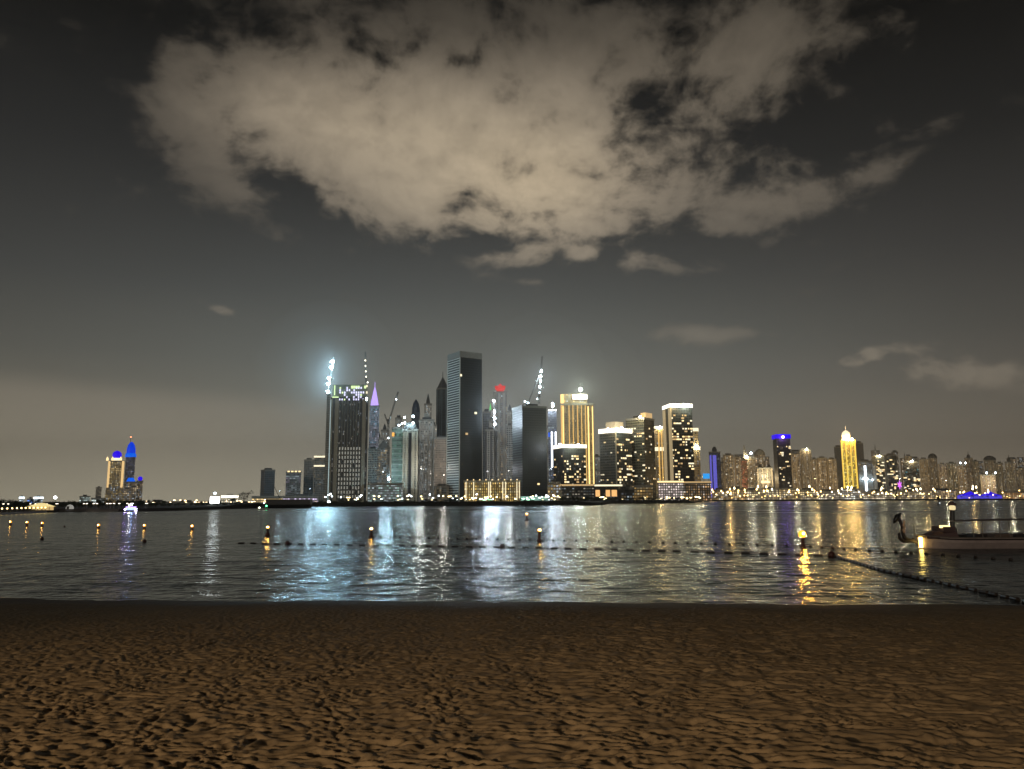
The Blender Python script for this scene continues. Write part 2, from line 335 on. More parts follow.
def build_sand():
    rows = [-90, -60, -35, -18, -8, -2, 1.0]
    y = 2.0
    while y < 46: rows.append(y); y += max(.018, .0031 * y)
    rows = np.array(rows + [52, 64])
    cols = np.concatenate([[-420, -200, -100, -60], np.linspace(-1, 1, 1150), [60, 100, 200, 420]])
    half = np.where(rows < 2, 5., 3.6 + .80 * rows)
    X = np.empty((len(rows), len(cols)))
    for j, c in enumerate(cols): X[:, j] = c * half if abs(c) <= 1 else c
    Y = np.repeat(rows[:, None], len(cols), 1)
    d = shore_y(X) - Y
    Z = np.where(d > 0, 6.2 * (1 - np.exp(-np.maximum(d, 0) / 55)), .11 * d); Z = np.maximum(Z, -2.0)
    Z += .06 * perlin(X * .22, Y * .2, 11) * np.clip(d / 8, 0, 1)
    # ripples and trodden lumps
    wx = X + .22 * perlin(X * 1.3, Y * 1.3, 1); wy = Y + .14 * perlin(X * 1.6 + 9, Y * 1.6, 2)
    lum = 1 - np.abs(perlin(wx * 6.4, wy * 9.0, 3)) * 2.0
    lum2 = perlin(wx * 9, wy * 12.5, 4)
    th = R(-14); a = wx * math.cos(th) + wy * math.sin(th); b = -wx * math.sin(th) + wy * math.cos(th)
    rip = 1 - np.abs(perlin(a * 2.1, b * 6.8, 7)) * 2.2
    rip2 = perlin(a * 3.4, b * 11.0, 8)
    mix = np.clip(.5 + (X + .6) / (.30 * Y + 2) + .5 * perlin(X * .35, Y * .35, 9), 0, 1)
    near = np.clip((d - 1.0) / 11, 0, 1) ** 1.2
    calm = np.clip(1 - (X - .12 * Y) / (.55 * Y + 3) * .5, .6, 1)
    left = .027 * lum + .018 * lum2 + .012 * np.minimum(perlin(X * 1.0, Y * 1.1, 12), .12)
    right = .036 * rip + .020 * rip2 + .012 * lum2 + .012 * lum
    Z += near * ((1 - mix) * left + mix * right * calm)
    Z += .004 * perlin(X * 14, Y * 16, 13) * near
    m, nt, p = nmat('beach_sand'); L = nt.links.new
    tc = N(nt, 'ShaderNodeTexCoord'); sx = N(nt, 'ShaderNodeSeparateXYZ'); L(tc.outputs['Object'], sx.inputs[0])
    ns = N(nt, 'ShaderNodeTexNoise', inp={'Scale': .6, 'Detail': 6.0}); L(tc.outputs['Object'], ns.inputs['Vector'])
    col = mixc(nt, ns.outputs[0], (.25, .185, .11), (.37, .275, .17))
    gr = N(nt, 'ShaderNodeTexNoise', inp={'Scale': 90.0, 'Detail': 4.0, 'Roughness': .7}); L(tc.outputs['Object'], gr.inputs['Vector'])
    g2 = mixc(nt, gr.outputs[0], (.75, .75, .75), (1.2, 1.2, 1.2))
    mm = N(nt, 'ShaderNodeMix', data_type='RGBA', blend_type='MULTIPLY'); mm.inputs[0].default_value = 1; L(col, mm.inputs[6]); L(g2, mm.inputs[7])
    wn = N(nt, 'ShaderNodeTexNoise', inp={'Scale': .5, 'Detail': 5.0}); L(tc.outputs['Object'], wn.inputs['Vector'])
    wet = N(nt, 'ShaderNodeMapRange', interpolation_type='SMOOTHSTEP', inp={1: .10, 2: 1.5, 3: 1.0, 4: 0.0})
    L(math_(nt, 'MULTIPLY_ADD', math_(nt, 'SUBTRACT', wn.outputs[0], .5), .5, sx.outputs[2]), wet.inputs[0])
    L(mixc(nt, wet.outputs[0], mm.outputs[2], (.085, .052, .028)), p.inputs['Base Color'])
    L(math_(nt, 'MULTIPLY_ADD', wet.outputs[0], -.25, .9), p.inputs['Roughness'])
    p.inputs['Specular IOR Level'].default_value = .15
    bp = N(nt, 'ShaderNodeBump', inp={'Strength': .5, 'Distance': .012}); 
    g3 = N(nt, 'ShaderNodeTexNoise', inp={'Scale': 30.0, 'Detail': 6.0, 'Roughness': .7}); L(tc.outputs['Object'], g3.inputs['Vector'])
    L(g3.outputs[0], bp.inputs['Height']); L(bp.outputs[0], p.inputs['Normal'])
    return structure(grid_mesh('beach_sand', X, Y, Z, m))
build_sand()

def build_water():
    rows = [26.]; 
    while rows[-1] < 300: rows.append(rows[-1] + max(.11, min(4, rows[-1] ** 2 / (H * F) * .33)))
    rows = np.array(rows + [320, 400, 800, 2000, 6000, 16000, 40000.])
    k = np.linspace(-1, 1, 620); cols = np.concatenate([[-1.0], k, [1.0]])
    X = cols[None, :] * (8 + .80 * rows)[:, None]; X[:, 0] = -np.maximum(600, 1.6 * rows); X[:, -1] = np.maximum(600, 1.6 * rows)
    Y = np.repeat(rows[:, None], len(cols), 1)
    fade = np.clip((280 - Y) / 240, 0, 1) ** 1.6 * 1.25 * np.clip((Y - shore_y(X)) / 5 + .25, .12, 1)
    fade[:, 0] = 0; fade[:, -1] = 0
    wx = X + .8 * perlin(X * .25, Y * .4, 21)
    Z = fade * .8 * (.050 * perlin(wx * .17, Y * .42, 22) + .028 * perlin(wx * .42, Y * 1.0, 23) + .012 * perlin(wx * 1.1, Y * 2.2, 24) * np.clip((110 - Y) / 50, 0, 1))
    m, nt, p = nmat('sea_water'); L = nt.links.new
    nt.nodes.remove(p); out = nt.nodes['Material Output']
    body = N(nt, 'ShaderNodeBsdfDiffuse'); body.inputs[0].default_value = (.010, .012, .011, 1)
    gl = N(nt, 'ShaderNodeBsdfGlossy', distribution='BECKMANN'); gl.inputs[0].default_value = (.66, .70, .72, 1)
    fn = N(nt, 'ShaderNodeFresnel'); fn.inputs[0].default_value = 1.333
    mx = N(nt, 'ShaderNodeMixShader'); L(fn.outputs[0], mx.inputs[0]); L(body.outputs[0], mx.inputs[1]); L(gl.outputs[0], mx.inputs[2]); L(mx.outputs[0], out.inputs[0])
    tc = N(nt, 'ShaderNodeTexCoord')
    def mapped(sx, sy):
        mp = N(nt, 'ShaderNodeMapping'); mp.inputs['Scale'].default_value = (sx, sy, 1); mp.inputs['Rotation'].default_value = (0, 0, R(4)); L(tc.outputs['Object'], mp.inputs[0]); return mp.outputs[0]
    n1 = N(nt, 'ShaderNodeTexNoise', inp={'Scale': 1.0, 'Detail': 3.0, 'Roughness': .6}); L(mapped(4.5, 3.0), n1.inputs['Vector'])
    n2 = N(nt, 'ShaderNodeTexNoise', inp={'Scale': 1.0, 'Detail': 3.0, 'Roughness': .6}); L(mapped(.28, .80), n2.inputs['Vector'])
    b1 = N(nt, 'ShaderNodeBump', inp={'Strength': 1.0, 'Distance': WB1}); L(n1.outputs[0], b1.inputs['Height'])
    b2 = N(nt, 'ShaderNodeBump', inp={'Strength': 1.0, 'Distance': WB2}); L(n2.outputs[0], b2.inputs['Height']); L(b1.outputs[0], b2.inputs['Normal'])
    for sx_, sy_, dd in ((1.1, .42, WB3), (.34, .13, WB4)):
        nn = N(nt, 'ShaderNodeTexNoise', inp={'Scale': 1.0, 'Detail': 2.0, 'Roughness': .6}); L(mapped(sx_, sy_), nn.inputs['Vector'])
        bb = N(nt, 'ShaderNodeBump', inp={'Strength': 1.0, 'Distance': dd}); L(nn.outputs[0], bb.inputs['Height']); L(b2.outputs[0], bb.inputs['Normal']); b2 = bb
    L(b2.outputs[0], gl.inputs['Normal']); L(b2.outputs[0], fn.inputs['Normal'])
    # calmer and rougher patches where the breeze touches the surface
    n3 = N(nt, 'ShaderNodeTexNoise', inp={'Scale': 1.0, 'Detail': 4.0}); L(mapped(.008, .03), n3.inputs['Vector'])
    mr = N(nt, 'ShaderNodeMapRange', inp={1: .35, 2: .65, 3: WR0, 4: WR1}); L(n3.outputs[0], mr.inputs[0]); 
    sy = N(nt, 'ShaderNodeSeparateXYZ'); L(tc.outputs['Object'], sy.inputs[0])
    # the breeze roughens the open bay, the water inside the float lines is calmer
    fr = N(nt, 'ShaderNodeMapRange', interpolation_type='SMOOTHSTEP', inp={1: 45, 2: 280, 3: 0.0, 4: .09}); L(sy.outputs[1], fr.inputs[0])
    L(math_(nt, 'ADD', mr.outputs[0], fr.outputs[0]), gl.inputs['Roughness'])
    return structure(grid_mesh('sea_water', X, Y, Z, m))
WB1, WB2, WR0, WR1 = .036, .19, .14, .19
WB3, WB4 = .12, .32
build_water()

# ------------------------------------------------------------------ land across the water
def flat_land(name, front, back, z, mat):
    """front: list of (px, D); the sheet runs from there to the far distance"""
    P = [(at(px, 500, D)[0], D) for px, D in front]
    bl = (P[0][0] * back / P[0][1], back); br = (P[-1][0] * back / P[-1][1], back)
    poly = P + [br, bl]
    mb = MB(); mb.face([(*p, z) for p in poly])
    for a, b in zip(P[:-1], P[1:]): mb.face([(a[0], a[1] - 3, -1), (b[0], b[1] - 3, -1), (*b, z), (*a, z)])
    return structure(mb.build(name, mat))
land_m = plain('city_ground_soil', (.06, .055, .05), .9, 0, .5, .02)
flat_land('city_ground', [(252, 640), (300, 612), (600, 612), (612, 850), (690, 880), (703, 1430), (1500, 1430)], 9000, 2.2, land_m)
flat_land('left_headland', [(-500, 300), (20, 322), (60, 345), (120, 352), (180, 380), (236, 470), (248, 600)], 9000, 1.3, land_m)

# rocky breakwater in front of the tower cluster
def rocks(name, label, px0, px1, D0, D1, h, depth, seed, cat='breakwater'):
    a = at(px0, 500, D0); b = at(px1, 500, D1); r = random.Random(seed)
    n = int(abs(b[0] - a[0]) / 2.0); g = []
    ys = [-1.0, -.75, -.45, -.15, .2, .6, 1.0]; hs = [-.6, .25, .62, .95, 1.0, .8, 0.4]
    root = (a[0], a[1], 0)
    X = np.zeros((len(ys), n)); Y = X.copy(); Z = X.copy()
    for j in range(n):
        t = j / (n - 1); ends = min(1, min(t, 1 - t) * 14)
        for i, (yy, hh) in enumerate(zip(ys, hs)):
            X[i, j] = (b[0] - a[0]) * t + r.uniform(-.5, .5); Y[i, j] = (b[1] - a[1]) * t + yy * depth / 2 + r.uniform(-.6, .6)
            Z[i, j] = hh * h * (.35 + .65 * ends) + (r.uniform(-.45, .45) if i else 0)
    o = grid_mesh(name, X, Y, Z, rock); o.data.polygons.foreach_set('use_smooth', [False] * len(o.data.polygons))
    o.location = root; return tag(o, label, cat)
rocks('breakwater', 'long low rocky breakwater in front of the tall central towers', 296, 600, 606, 606, 3.4, 14, 3)
rocks('breakwater', 'short dark rock bank right of the breakwater below the square yellow windowed towers', 596, 694, 842, 868, 3.6, 16, 4)
rocks('seawall', 'thin black seawall below the glowing right hand promenade', 700, 1120, 1418, 1418, 3.0, 12, 5, 'seawall')
rocks('rock_groyne', 'low dark stone groyne between the white floodlit screen and the barge', 218, 300, 440, 560, 2.6, 12, 6, 'groyne')

# ------------------------------------------------------------------ towers
BZ = 2.2
def foot(px0, px1, ymid, D, pxc=None, depth=None):
    if pxc is None:
        x0 = at(px0, ymid, D)[0]; x1 = at(px1, ymid, D)[0]; d = depth or (x1 - x0) * .8
        # the side walls run parallel to the line of sight's bearing so that only the front shows
        k = (x0 + x1) / 2 / D * d
        return [(x0, D), (x1, D), (x1 + k, D + d), (x0 + k, D + d)]
    xc = at(pxc, ymid, D)[0]; a = xc - at(px0, ymid, D)[0]; b = at(px1, ymid, D)[0] - xc
    for _ in range(6): x0 = at(px0, ymid, D + b)[0]; x1 = at(px1, ymid, D + a)[0]; a = max(2, xc - x0); b = max(2, x1 - xc)
    return [(xc, D), (x1, D + a), (x1 + x0 - xc, D + a + b), (x0, D + b)]

def scaled(poly, k):
    cx = sum(p[0] for p in poly) / len(poly); cy = sum(p[1] for p in poly) / len(poly)
    return [(cx + (p[0] - cx) * k, cy + (p[1] - cy) * k) for p in poly]
def grown(poly, m):
    cx = sum(p[0] for p in poly) / len(poly); cy = sum(p[1] for p in poly) / len(poly); r = min(math.hypot(p[0] - cx, p[1] - cy) for p in poly)
    return scaled(poly, 1 + m * 1.42 / r)

class T: pass
ALLT = []
def tower(name, label, px0, px1, ytop, D, wall, pxc=None, depth=None, cat='tower', group='towers of the skyline', flare=1.0,
          parapet=2.0, pm=None, pent=.55, base=BZ, ybase=None, roof=True):
    ym = (ytop + 498) / 2; P = foot(px0, px1, ym, D, pxc, depth)
    cx = sum(p[0] for p in P) / 4; cy = sum(p[1] for p in P) / 4
    t = T(); t.poly = [(p[0] - cx, p[1] - cy) for p in P]; t.zt = at((px0 + px1) / 2, ytop, D)[2] - base; t.D = D; t.base = base; t.c = (cx, cy)
    t.root = thing(name, label, cat, (cx, cy, base), group); t.mpp = D / F; t.px = (px0, px1, ytop); ALLT.append(t)
    t.front = [0] if pxc is None else [0, 3]
    zt = t.zt
    t.body = MB().prism(scaled(t.poly, flare), 0, zt, t.poly).build('wall', wall, t.root)
    if parapet:
        ring = grown(t.poly, .5)
        MB().prism(ring, zt - parapet, zt + 1.1, cap=True).build('parapet', pm or concrete, t.root)
    if pent:
        h = min(7, max(3, zt * .03)); pp = scaled(t.poly, pent)
        MB().prism(pp, zt + 1.15, zt + 1.15 + h).build('plant_room', dark_concrete, t.root)
        t.zp = zt + 1.15 + h
    return t

def face_frame(t, side):
    a = t.poly[side]; b = t.poly[(side + 1) % 4]; w = math.hypot(b[0] - a[0], b[1] - a[1])
    return a, ((b[0] - a[0]) / w, (b[1] - a[1]) / w), w

def face_box(mb, t, side, u0, u1, z0, z1, proud=.6, inn=.2):
    a, d, w = face_frame(t, side); n = (d[1], -d[0])
    q = lambda u, o: (a[0] + d[0] * u + n[0] * o, a[1] + d[1] * u + n[1] * o)
    mb.prism([q(u0, proud), q(u1, proud), q(u1, -inn), q(u0, -inn)], z0, z1); return mb

def strips(t, side, fr, z0, z1, mat, name='pilaster', proud=.9, one=False):
    """vertical strips on a face; fr = list of (f0, f1) fractions"""
    _, _, w = face_frame(t, side)
    if one:
        mb = MB()
        for f0, f1 in fr: face_box(mb, t, side, f0 * w, f1 * w, z0, z1, proud)
        return mb.build(name, mat, t.root)
    for f0, f1 in fr: face_box(MB(), t, side, f0 * w, f1 * w, z0, z1, proud).build(name, mat, t.root)

def slabs(t, step, th, proud, mat, z0=6, z1=None, name='balcony_slabs', sides=None):
    mb = MB(); z = z0; z1 = z1 or t.zt - 2
    while z < z1:
        if sides is None: mb.prism(grown(t.poly, proud), z, z + th)
        else:
            for s in sides: _, _, w = face_frame(t, s); face_box(mb, t, s, .2, w - .2, z, z + th, proud)
        z += step
    return mb.build(name, mat, t.root)

def band(t, z0, z1, mat, grow=.8, name='light_band'):
    return MB().prism(grown(t.poly, grow), z0, z1).build(name, mat, t.root)

def lit_windows(t, side, n, seed, w=2.6, h=1.7, z0=10, z1=None, mats=None, cols=None, proud=.25):
    r = random.Random(seed); a, d, W = face_frame(t, side); z1 = z1 or t.zt - 8; mats = mats or g_win
    nx = (d[1], -d[0]); used = set(); me = {}
    nc = cols or max(2, int(W / 3.6)); nr = int((z1 - z0) / 3.6)
    while len(used) < n:
        i, j = r.randrange(nc), r.randrange(nr)
        if r.random() < .35 and used:
            i0, j0 = r.choice(sorted(used)); i, j = max(0, min(nc - 1, i0 + r.choice((-1, 1)))), j0
        if (i, j) in used: continue
        used.add((i, j)); m = r.choice(mats); ww = w * r.choice((.6, 1, 1, 1.4)); k = (m.name, round(ww, 2))
        u = (i + .5) / nc * W; z = z0 + j * 3.6
        if k not in me:
            o = MB().box(-ww / 2, ww / 2, -proud, .1, -h / 2, h / 2).build('lit_window', m, t.root); me[k] = o.data
        else:
            o = bpy.data.objects.new('lit_window', me[k]); COL.objects.link(o); o.parent = t.root
        o.location = (a[0] + d[0] * u, a[1] + d[1] * u, z); o.rotation_euler = (0, 0, math.atan2(d[1], d[0]))

def local(t, px, py, D=None, dy=0):
    D = D or t.D; p = at(px, py, D); return (p[0] - t.c[0], p[1] - t.c[1] + dy, p[2] - t.base)

def lamp_part(root, p, r, mat, name='floodlight'):
    return MB().ball(p, r, 10, 6).build(name, mat, root, smooth=True)

def lattice(mb, a, b, w, r=.16, seg=3.5):
    a = mathutils.Vector(a); b = mathutils.Vector(b); d = (b - a); Ln = d.length; d.normalize(); e = d.orthogonal().normalized(); g = d.cross(e)
    cs = [(e * sx + g * sy) * w / 2 for sx, sy in ((1, 1), (1, -1), (-1, -1), (-1, 1))]
    for k in cs: mb.tube(a + k, b + k, r, n=4)
    n = max(2, int(Ln / seg))
    for i in range(n):
        p = a + d * Ln * i / n; q = a + d * Ln * (i + 1) / n
        for k in range(4): mb.tube(p + cs[k], q + cs[(k + 1) % 4], r * .7, n=3)
    return mb
crane_m = plain('crane_steel', (.16, .15, .14), .5, .2)

def crane(label, D, base, mast_top, jib, lamps, lampmat=g_flood, lr=1.6, small=(), w=2.2, smallmat=None, counter=None):
    p0 = at(*base, D); root = thing('tower_crane', label, 'crane', (p0[0], D, p0[2]), 'construction cranes')
    rel = lambda q: tuple(at(q[0], q[1], D)[i] - (p0[0], D, p0[2])[i] for i in range(3))
    lattice(MB(), (0, 0, 0), rel(mast_top), w, .28).build('mast', crane_m, root)
    if jib:
        lattice(MB(), rel(jib[0]), rel(jib[1]), w * .7, .24).build('jib', crane_m, root)
        tp = rel(mast_top); MB().box(tp[0] - 1.5, tp[0] + 1.5, tp[1] - 1.5, tp[1] + 1.5, tp[2] - 1.5, tp[2] + 1.2).build('cab', crane_m, root)
    if counter: lattice(MB(), rel(counter[0]), rel(counter[1]), w * .5, .24).build('counter_jib', crane_m, root)
    for l in lamps: q = rel(l); lamp_part(root, (q[0], q[1] - 1.5, q[2]), lr, lampmat)
    for l in small: q = rel(l); lamp_part(root, (q[0], q[1] - 1.5, q[2]), .8, smallmat or g_flood_s, 'work_lamp')
    return root

# -- facade kinds
_sd = [0]
def fac(**kw):
    _sd[0] += 1; kw.setdefault('seed', _sd[0] * 3.7); return facade('facade_%d' % _sd[0], **kw)

# 1-4 small towers left of the cluster
t = tower('office_tower', 'dim grey unlit tower standing alone above the black barge, left of the main cluster', 260.5, 274.6, 470, 1500, fac(wall=(.2, .22, .24), prob=.12, colb=COOL, mixab=.8, st=.5), cat='tower', pxc=264.5)
t = tower('apartment_tower', 'short tower with a row of warm dots along its roof and cool lit floors', 285.6, 300.8, 472, 1500, fac(wall=(.22, .25, .27), prob=.6, fx=.8, cola=COOL, colb=(.9, .7, 1), st=.55), pent=0)
for i in range(4): face_box(MB(), t, 0, 3 + i * 7, 7 + i * 7, t.zt - .2, t.zt + 2.2, .9).build('roof_light', g_win[0], t.root)
t = tower('apartment_tower', 'slender dull tower between the dotted roof tower and the warm capped pair', 303.6, 313.6, 460, 1560, fac(wall=(.24, .25, .25), prob=.25, colb=COOL, st=.5))
t = tower('apartment_tower', 'mid height tower with a glowing cream roof strip and a lit floor, beside the hoist', 313.8, 324.8, 457, 1540, fac(wall=(.28, .28, .26), prob=.35, colb=COOL, st=.7))
band(t, t.zt - 1, t.zt + 2.4, g_win[1], .8); band(t, t.zt - 19, t.zt - 16, g_win[1], .5, 'lit_floor')

# 5 big tower with bright upper floors
D5 = 1150
t = tower('residential_tower', 'tall dark tower with lilac lit unfinished top floors and pale vertical pilasters', 329.5, 367.5, 397, D5,
          fac(wall=(.05, .048, .045), glass=(.012, .012, .013), cw=3.1, ch=3.4, fx=.5, fz=.8, prob=.16, cola=(1, .92, .78), st=.9, vcol=(.12, .115, .10), vstripe=.12, vperiod=6.2), pent=0, parapet=0, cat='tower')
W = face_frame(t, 0)[2]
strips(t, 0, [(0, .055), (.12, .215), (.845, .935)], 0, t.zt - 3, beige)
strips(t, 0, [(.3 + i * .0765, .3 + i * .0765 + .018) for i in range(7)], 6, t.zt - 6, plain('dark_fins', (.24, .23, .20)), 'mullion_fins', .35, True)
# lower grid of lit bays
bay_m = glow('stair_bay_light', (.95, .92, .78), .26, False)
for i in range(8):
    for j in range(12):
        if rng.random() < .93: face_box(MB(), t, 0, W * (.255 + i * .075), W * (.255 + i * .075) + 1.5, 6 + j * 6.4, 10.2 + j * 6.4, .2).build('lit_bay', bay_m, t.root)
# top storeys
tp = [(p[0] * 1., p[1]) for p in t.poly]; zt = t.zt
core = scaled(t.poly, .93); cm = plain('green_lit_concrete', (.22, .25, .19))  # greenish light on the concrete is put into its colour
MB().prism([(core[0][0] + W * .0, core[0][1]), core[1], core[2], (core[3][0], core[3][1])], zt, zt + 19).build('unfinished_storeys', cm, t.root)
mb = MB(); ml = MB()
r5 = random.Random(3)
for i in range(11):
    for j in range(6):
        u = W * (.22 + i * .062); z = zt - 5 + j * 3.5
        if r5.random() < .62 - .05 * j + (.2 if 4 < i < 9 else -.05): face_box(MB(), t, 0, u, u + 1.7, z, z + 2.7, .5, 1.0).build('lilac_window', g_lilac, t.root)
        elif r5.random() < .3: face_box(MB(), t, 0, u, u + 1.9, z, z + 2.4, .45, 1.0).build('lime_window', g_lime, t.root)
for i in (6, 7, 8, 9, 12): face_box(MB(), t, 0, W * (.18 + i * .058), W * (.18 + i * .058) + 2.6, zt + 13, zt + 17, .3, 1.0).build('lime_window', g_lime, t.root)
face_box(MB(), t, 0, W * .08, W * .1, zt + 3, zt + 18, .4, 1).build('lime_strip', g_lime, t.root); face_box(MB(), t, 0, W * .03, W * .2, zt - 1, zt + .6, .4, 1).build('lime_strip', g_lime, t.root)
for j in range(3): face_box(MB(), t, 0, W * .93, W * .965, zt - 5 + j * 10, zt - 1 + j * 9.4, .9).build('corner_light', g_flood_s if j == 0 else g_win[1], t.root)
strips(t, 0, [(-.012, .012)], 2, zt - 4, glow('cool_edge_light', (.75, .95, .95), .5, False), 'edge_strip', 1.2)
# hoist slab attached on the left
t2 = tower('hoist_tower', 'thin construction hoist shaft against the left edge of the lilac topped tower', 325.3, 329.0, 394, D5 - 4, fac(wall=(.3, .3, .26), cw=2, ch=3.4, fx=.5, prob=.3, colb=COOL, st=.3), cat='hoist', parapet=0, pent=0, depth=6)
crane('luffing crane with five dazzling bluish floodlights in a column above the lilac topped tower', D5 + 6, (327.5, 394), (328.4, 391), ((328.4, 391), (334, 356)), [(332.6, 361.8), (331.2, 367.6), (329.0, 378.3), (328.2, 384), (328.4, 392)], lr=1.75)
crane('slim lattice mast dotted with tiny lamps right of the lilac topped tower', D5 + 14, (366, 384), (365.4, 352), None, [], small=[(365.5, 360.6), (365.7, 366), (366, 371.5), (366.3, 376.8), (367.8, 382.5)], w=1.4, smallmat=glow('small_mast_lamp', (1, .9, .7), 9, False))

# 6 purple spire
t = tower('residential_tower', 'narrow blue white tower with a violet spire right behind the lilac topped tower', 368.6, 378.4, 406, 1350, fac(wall=(.3, .3, .36), prob=.6, cola=(.8, .8, 1), colb=(.3, .7, 1), mixab=.35, st=1.0, dim=.12, cw=2.6, fx=.7), pent=0, parapet=1)
W = face_frame(t, 0)[2]; MB().lathe([(W * .42, 0), (W * .36, 8), (W * .15, 26), (.5, 34), (.4, 42), (0, 43)], (0, 0, t.zt + 1.2), 8).build('spire', g_purple, t.root)
t = tower('apartment_tower', 'pale gabled block squeezed between violet spire tower and the dark lattice crane', 377.2, 389.5, 448, 1300, fac(wall=(.45, .45, .42), prob=.55, colb=COOL, st=.9, dim=.14, cw=2.5), parapet=1, pent=0)
W = face_frame(t, 0)[2]; a = t.poly
MB().prism(a, t.zt + 1.15, t.zt + 13, [((p[0]) * .05, p[1]) for p in a]).build('gable_roof', concrete, t.root)
t = tower('apartment_tower', 'lower pale slab in front of the violet spire tower, its left half hidden by pilasters', 367.8, 377.0, 449, 1230, fac(wall=(.48, .47, .43), prob=.3, colb=COOL, st=.6, cw=2.6))
t = tower('site_office', 'long low white scaffolded building with greenish lamps at the foot of the gabled block', 367.8, 402.5, 484, 1120, fac(wall=(.4, .42, .42), prob=1.6, fx=.85, fz=.5, cola=COOL, colb=(.6, .95, .85), mixab=.4, st=.7, cw=3.0, ch=3.6), cat='building', group='podium buildings', pent=0)
crane('dark lattice crane standing in front of the green lit unfinished building', 1140, (388.6, 484), (388.2, 420), ((388.2, 424), (398.2, 391.5)), [(388.8, 478.5)], lr=1.2, small=[(396.4, 399.5), (388.5, 438)], counter=((388.2, 424), (384.5, 414)))
# 10 green tower
t = tower('unfinished_tower', 'unfinished tower washed in green light with an orange lit bay at upper left', 391.5, 402.5, 428, 1200, fac(wall=(.20, .27, .22), prob=1.2, fx=.9, fz=.4, cola=(.35, .8, .55), colb=(.6, .95, .8), st=.35, ch=4.2), pent=0)
face_box(MB(), t, 0, 0, 3.6, t.zt - 13, t.zt - 7, .5).build('orange_lit_bay', g_orangew, t.root)
lamp_part(t.root, local(t, 399, 425.3), 1.4, g_flood_s); lamp_part(t.root, local(t, 402, 423.5), 1.0, g_flood_s)
slabs(t, 8.4, .6, .5, white_slab, name='floor_slabs', sides=[0])
# 11
t = tower('apartment_tower', 'beige pilastered tower with a dark rounded roof and dark window strip up its middle', 402.3, 418.0, 430, 1180, fac(wall=(.42, .40, .33), prob=.1, st=.5), pent=0)
W = face_frame(t, 0)[2]; strips(t, 0, [(.02, .1), (.2, .32), (.62, .74), (.86, .98)], 0, t.zt - 3, beige)
strips(t, 0, [(.40, .56)], 6, t.zt - 4, plain('dark_glazing', (.02, .02, .025), .2), 'glazed_strip', .3)
MB().lathe([(W * .46, 0), (W * .43, 5), (W * .3, 10), (0, 13)], (0, 0, t.zt + 1.2), 12).build('domed_roof', dark_concrete, t.root)
lamp_part(t.root, local(t, 404.6, 417.4), 1.3, g_flood_s); lamp_part(t.root, local(t, 413.2, 416.4), 1.9, g_flood_s)
# 12
t = tower('office_tower', 'dark bluish bullet shaped tower rising behind the beige rounded roof tower', 411, 419.4, 412, 1700, fac(wall=(.10, .12, .17), prob=.1, st=.4, colb=COOL), pent=0, parapet=0)
W = face_frame(t, 0)[2]; MB().lathe([(W * .5, 0), (W * .46, 10), (W * .34, 20), (W * .12, 27), (0, 30)], (0, 0, t.zt), 10).build('pointed_dome', plain('dark_blue_cladding', (.08, .10, .15), .3), t.root)
# 13
t = tower('residential_tower', 'broad pale tower of speckled white windows with a stepped top and short mast', 418.8, 433.8, 420, 1260, fac(wall=(.42, .41, .38), prob=.55, fx=.6, cola=(1, .92, .8), colb=COOL, st=1.0, dim=.14, cw=2.6, vcol=(.5, .48, .44), vstripe=.25, vperiod=7), pent=.6)
MB().prism(scaled(t.poly, .35), t.zp, t.zp + 6).prism(scaled(t.poly, .06), t.zp + 6, t.zp + 16).build('mast', concrete, t.root)
t = tower('residential_tower', 'brownish pink speckled block directly left of the tallest dark tower', 434, 448.5, 438, 1240, fac(wall=(.38, .31, .25), prob=.5, fx=.5, cola=(1, .72, .5), colb=(1, .9, .7), st=.9, dim=.10, cw=2.4))
t = tower('office_tower', 'slim dark bluish tower with a pointed top peeking out behind the tallest tower', 435.8, 448.6, 388, 1750, fac(wall=(.10, .13, .15), prob=.1, st=.4, cola=COOL, vcol=(.22, .28, .30), vstripe=.2, vperiod=11), pent=0, pxc=441)
MB().prism(scaled(t.poly, .9), t.zt + 1.15, t.zt + 26, scaled(t.poly, .12)).prism(scaled(t.poly, .05), t.zt + 26, t.zt + 40).build('pointed_top', dark_concrete, t.root)
t = tower('office_building', 'low dull lit block at the foot of the brownish pink tower', 434, 449, 486.5, 1120, fac(wall=(.25, .25, .22), prob=.8, st=.5, colb=COOL), cat='building', group='podium buildings')

# 16 tallest
t = tower('skyscraper', 'tallest tower, nearly black with pale balcony lines down its left face', 447.2, 481.8, 357, 1100, fac(wall=(.03, .033, .03), glass=(.01, .011, .012), prob=.004, st=.6, ch=3.4), pxc=459.5, pent=0, parapet=0, flare=1.03)
ribs = plain('thin_slab_edges', (.05, .052, .05)); sl = plain('left_balcony_edges', (.75, .76, .72), .6)
slabs(t, 3.55, .5, .35, ribs, name='slab_edges', sides=[0]); slabs(t, 3.55, 1.15, .9, sl, name='balcony_slabs', sides=[3])
MB().prism(grown(t.poly, .25), t.zt, t.zt + 9).build('top_screen', plain('grey_screen', (.27, .27, .25)), t.root)
strips(t, 0, [(-.02, .015)], 0, t.zt, white_slab, 'corner_fin', 1.0); strips(t, 3, [(0, .04)], 0, t.zt, white_slab, 'corner_fin', 1.0)
for px, py, s in ((460.4, 375.2, 0), (475.2, 412.6, 0), (466.5, 434, 0)):
    q = local(t, px, py, t.D + (8 if px > 465 else 0)); a, d, w = face_frame(t, 0); u = (q[0] - a[0]) / d[0]
    face_box(MB(), t, 0, max(0, u - 1.7), u + 1.7, q[2] - 1.5, q[2] + 1.5, 1.6, .2).build('lit_window', g_win[1] if py < 430 else g_win[2], t.root)

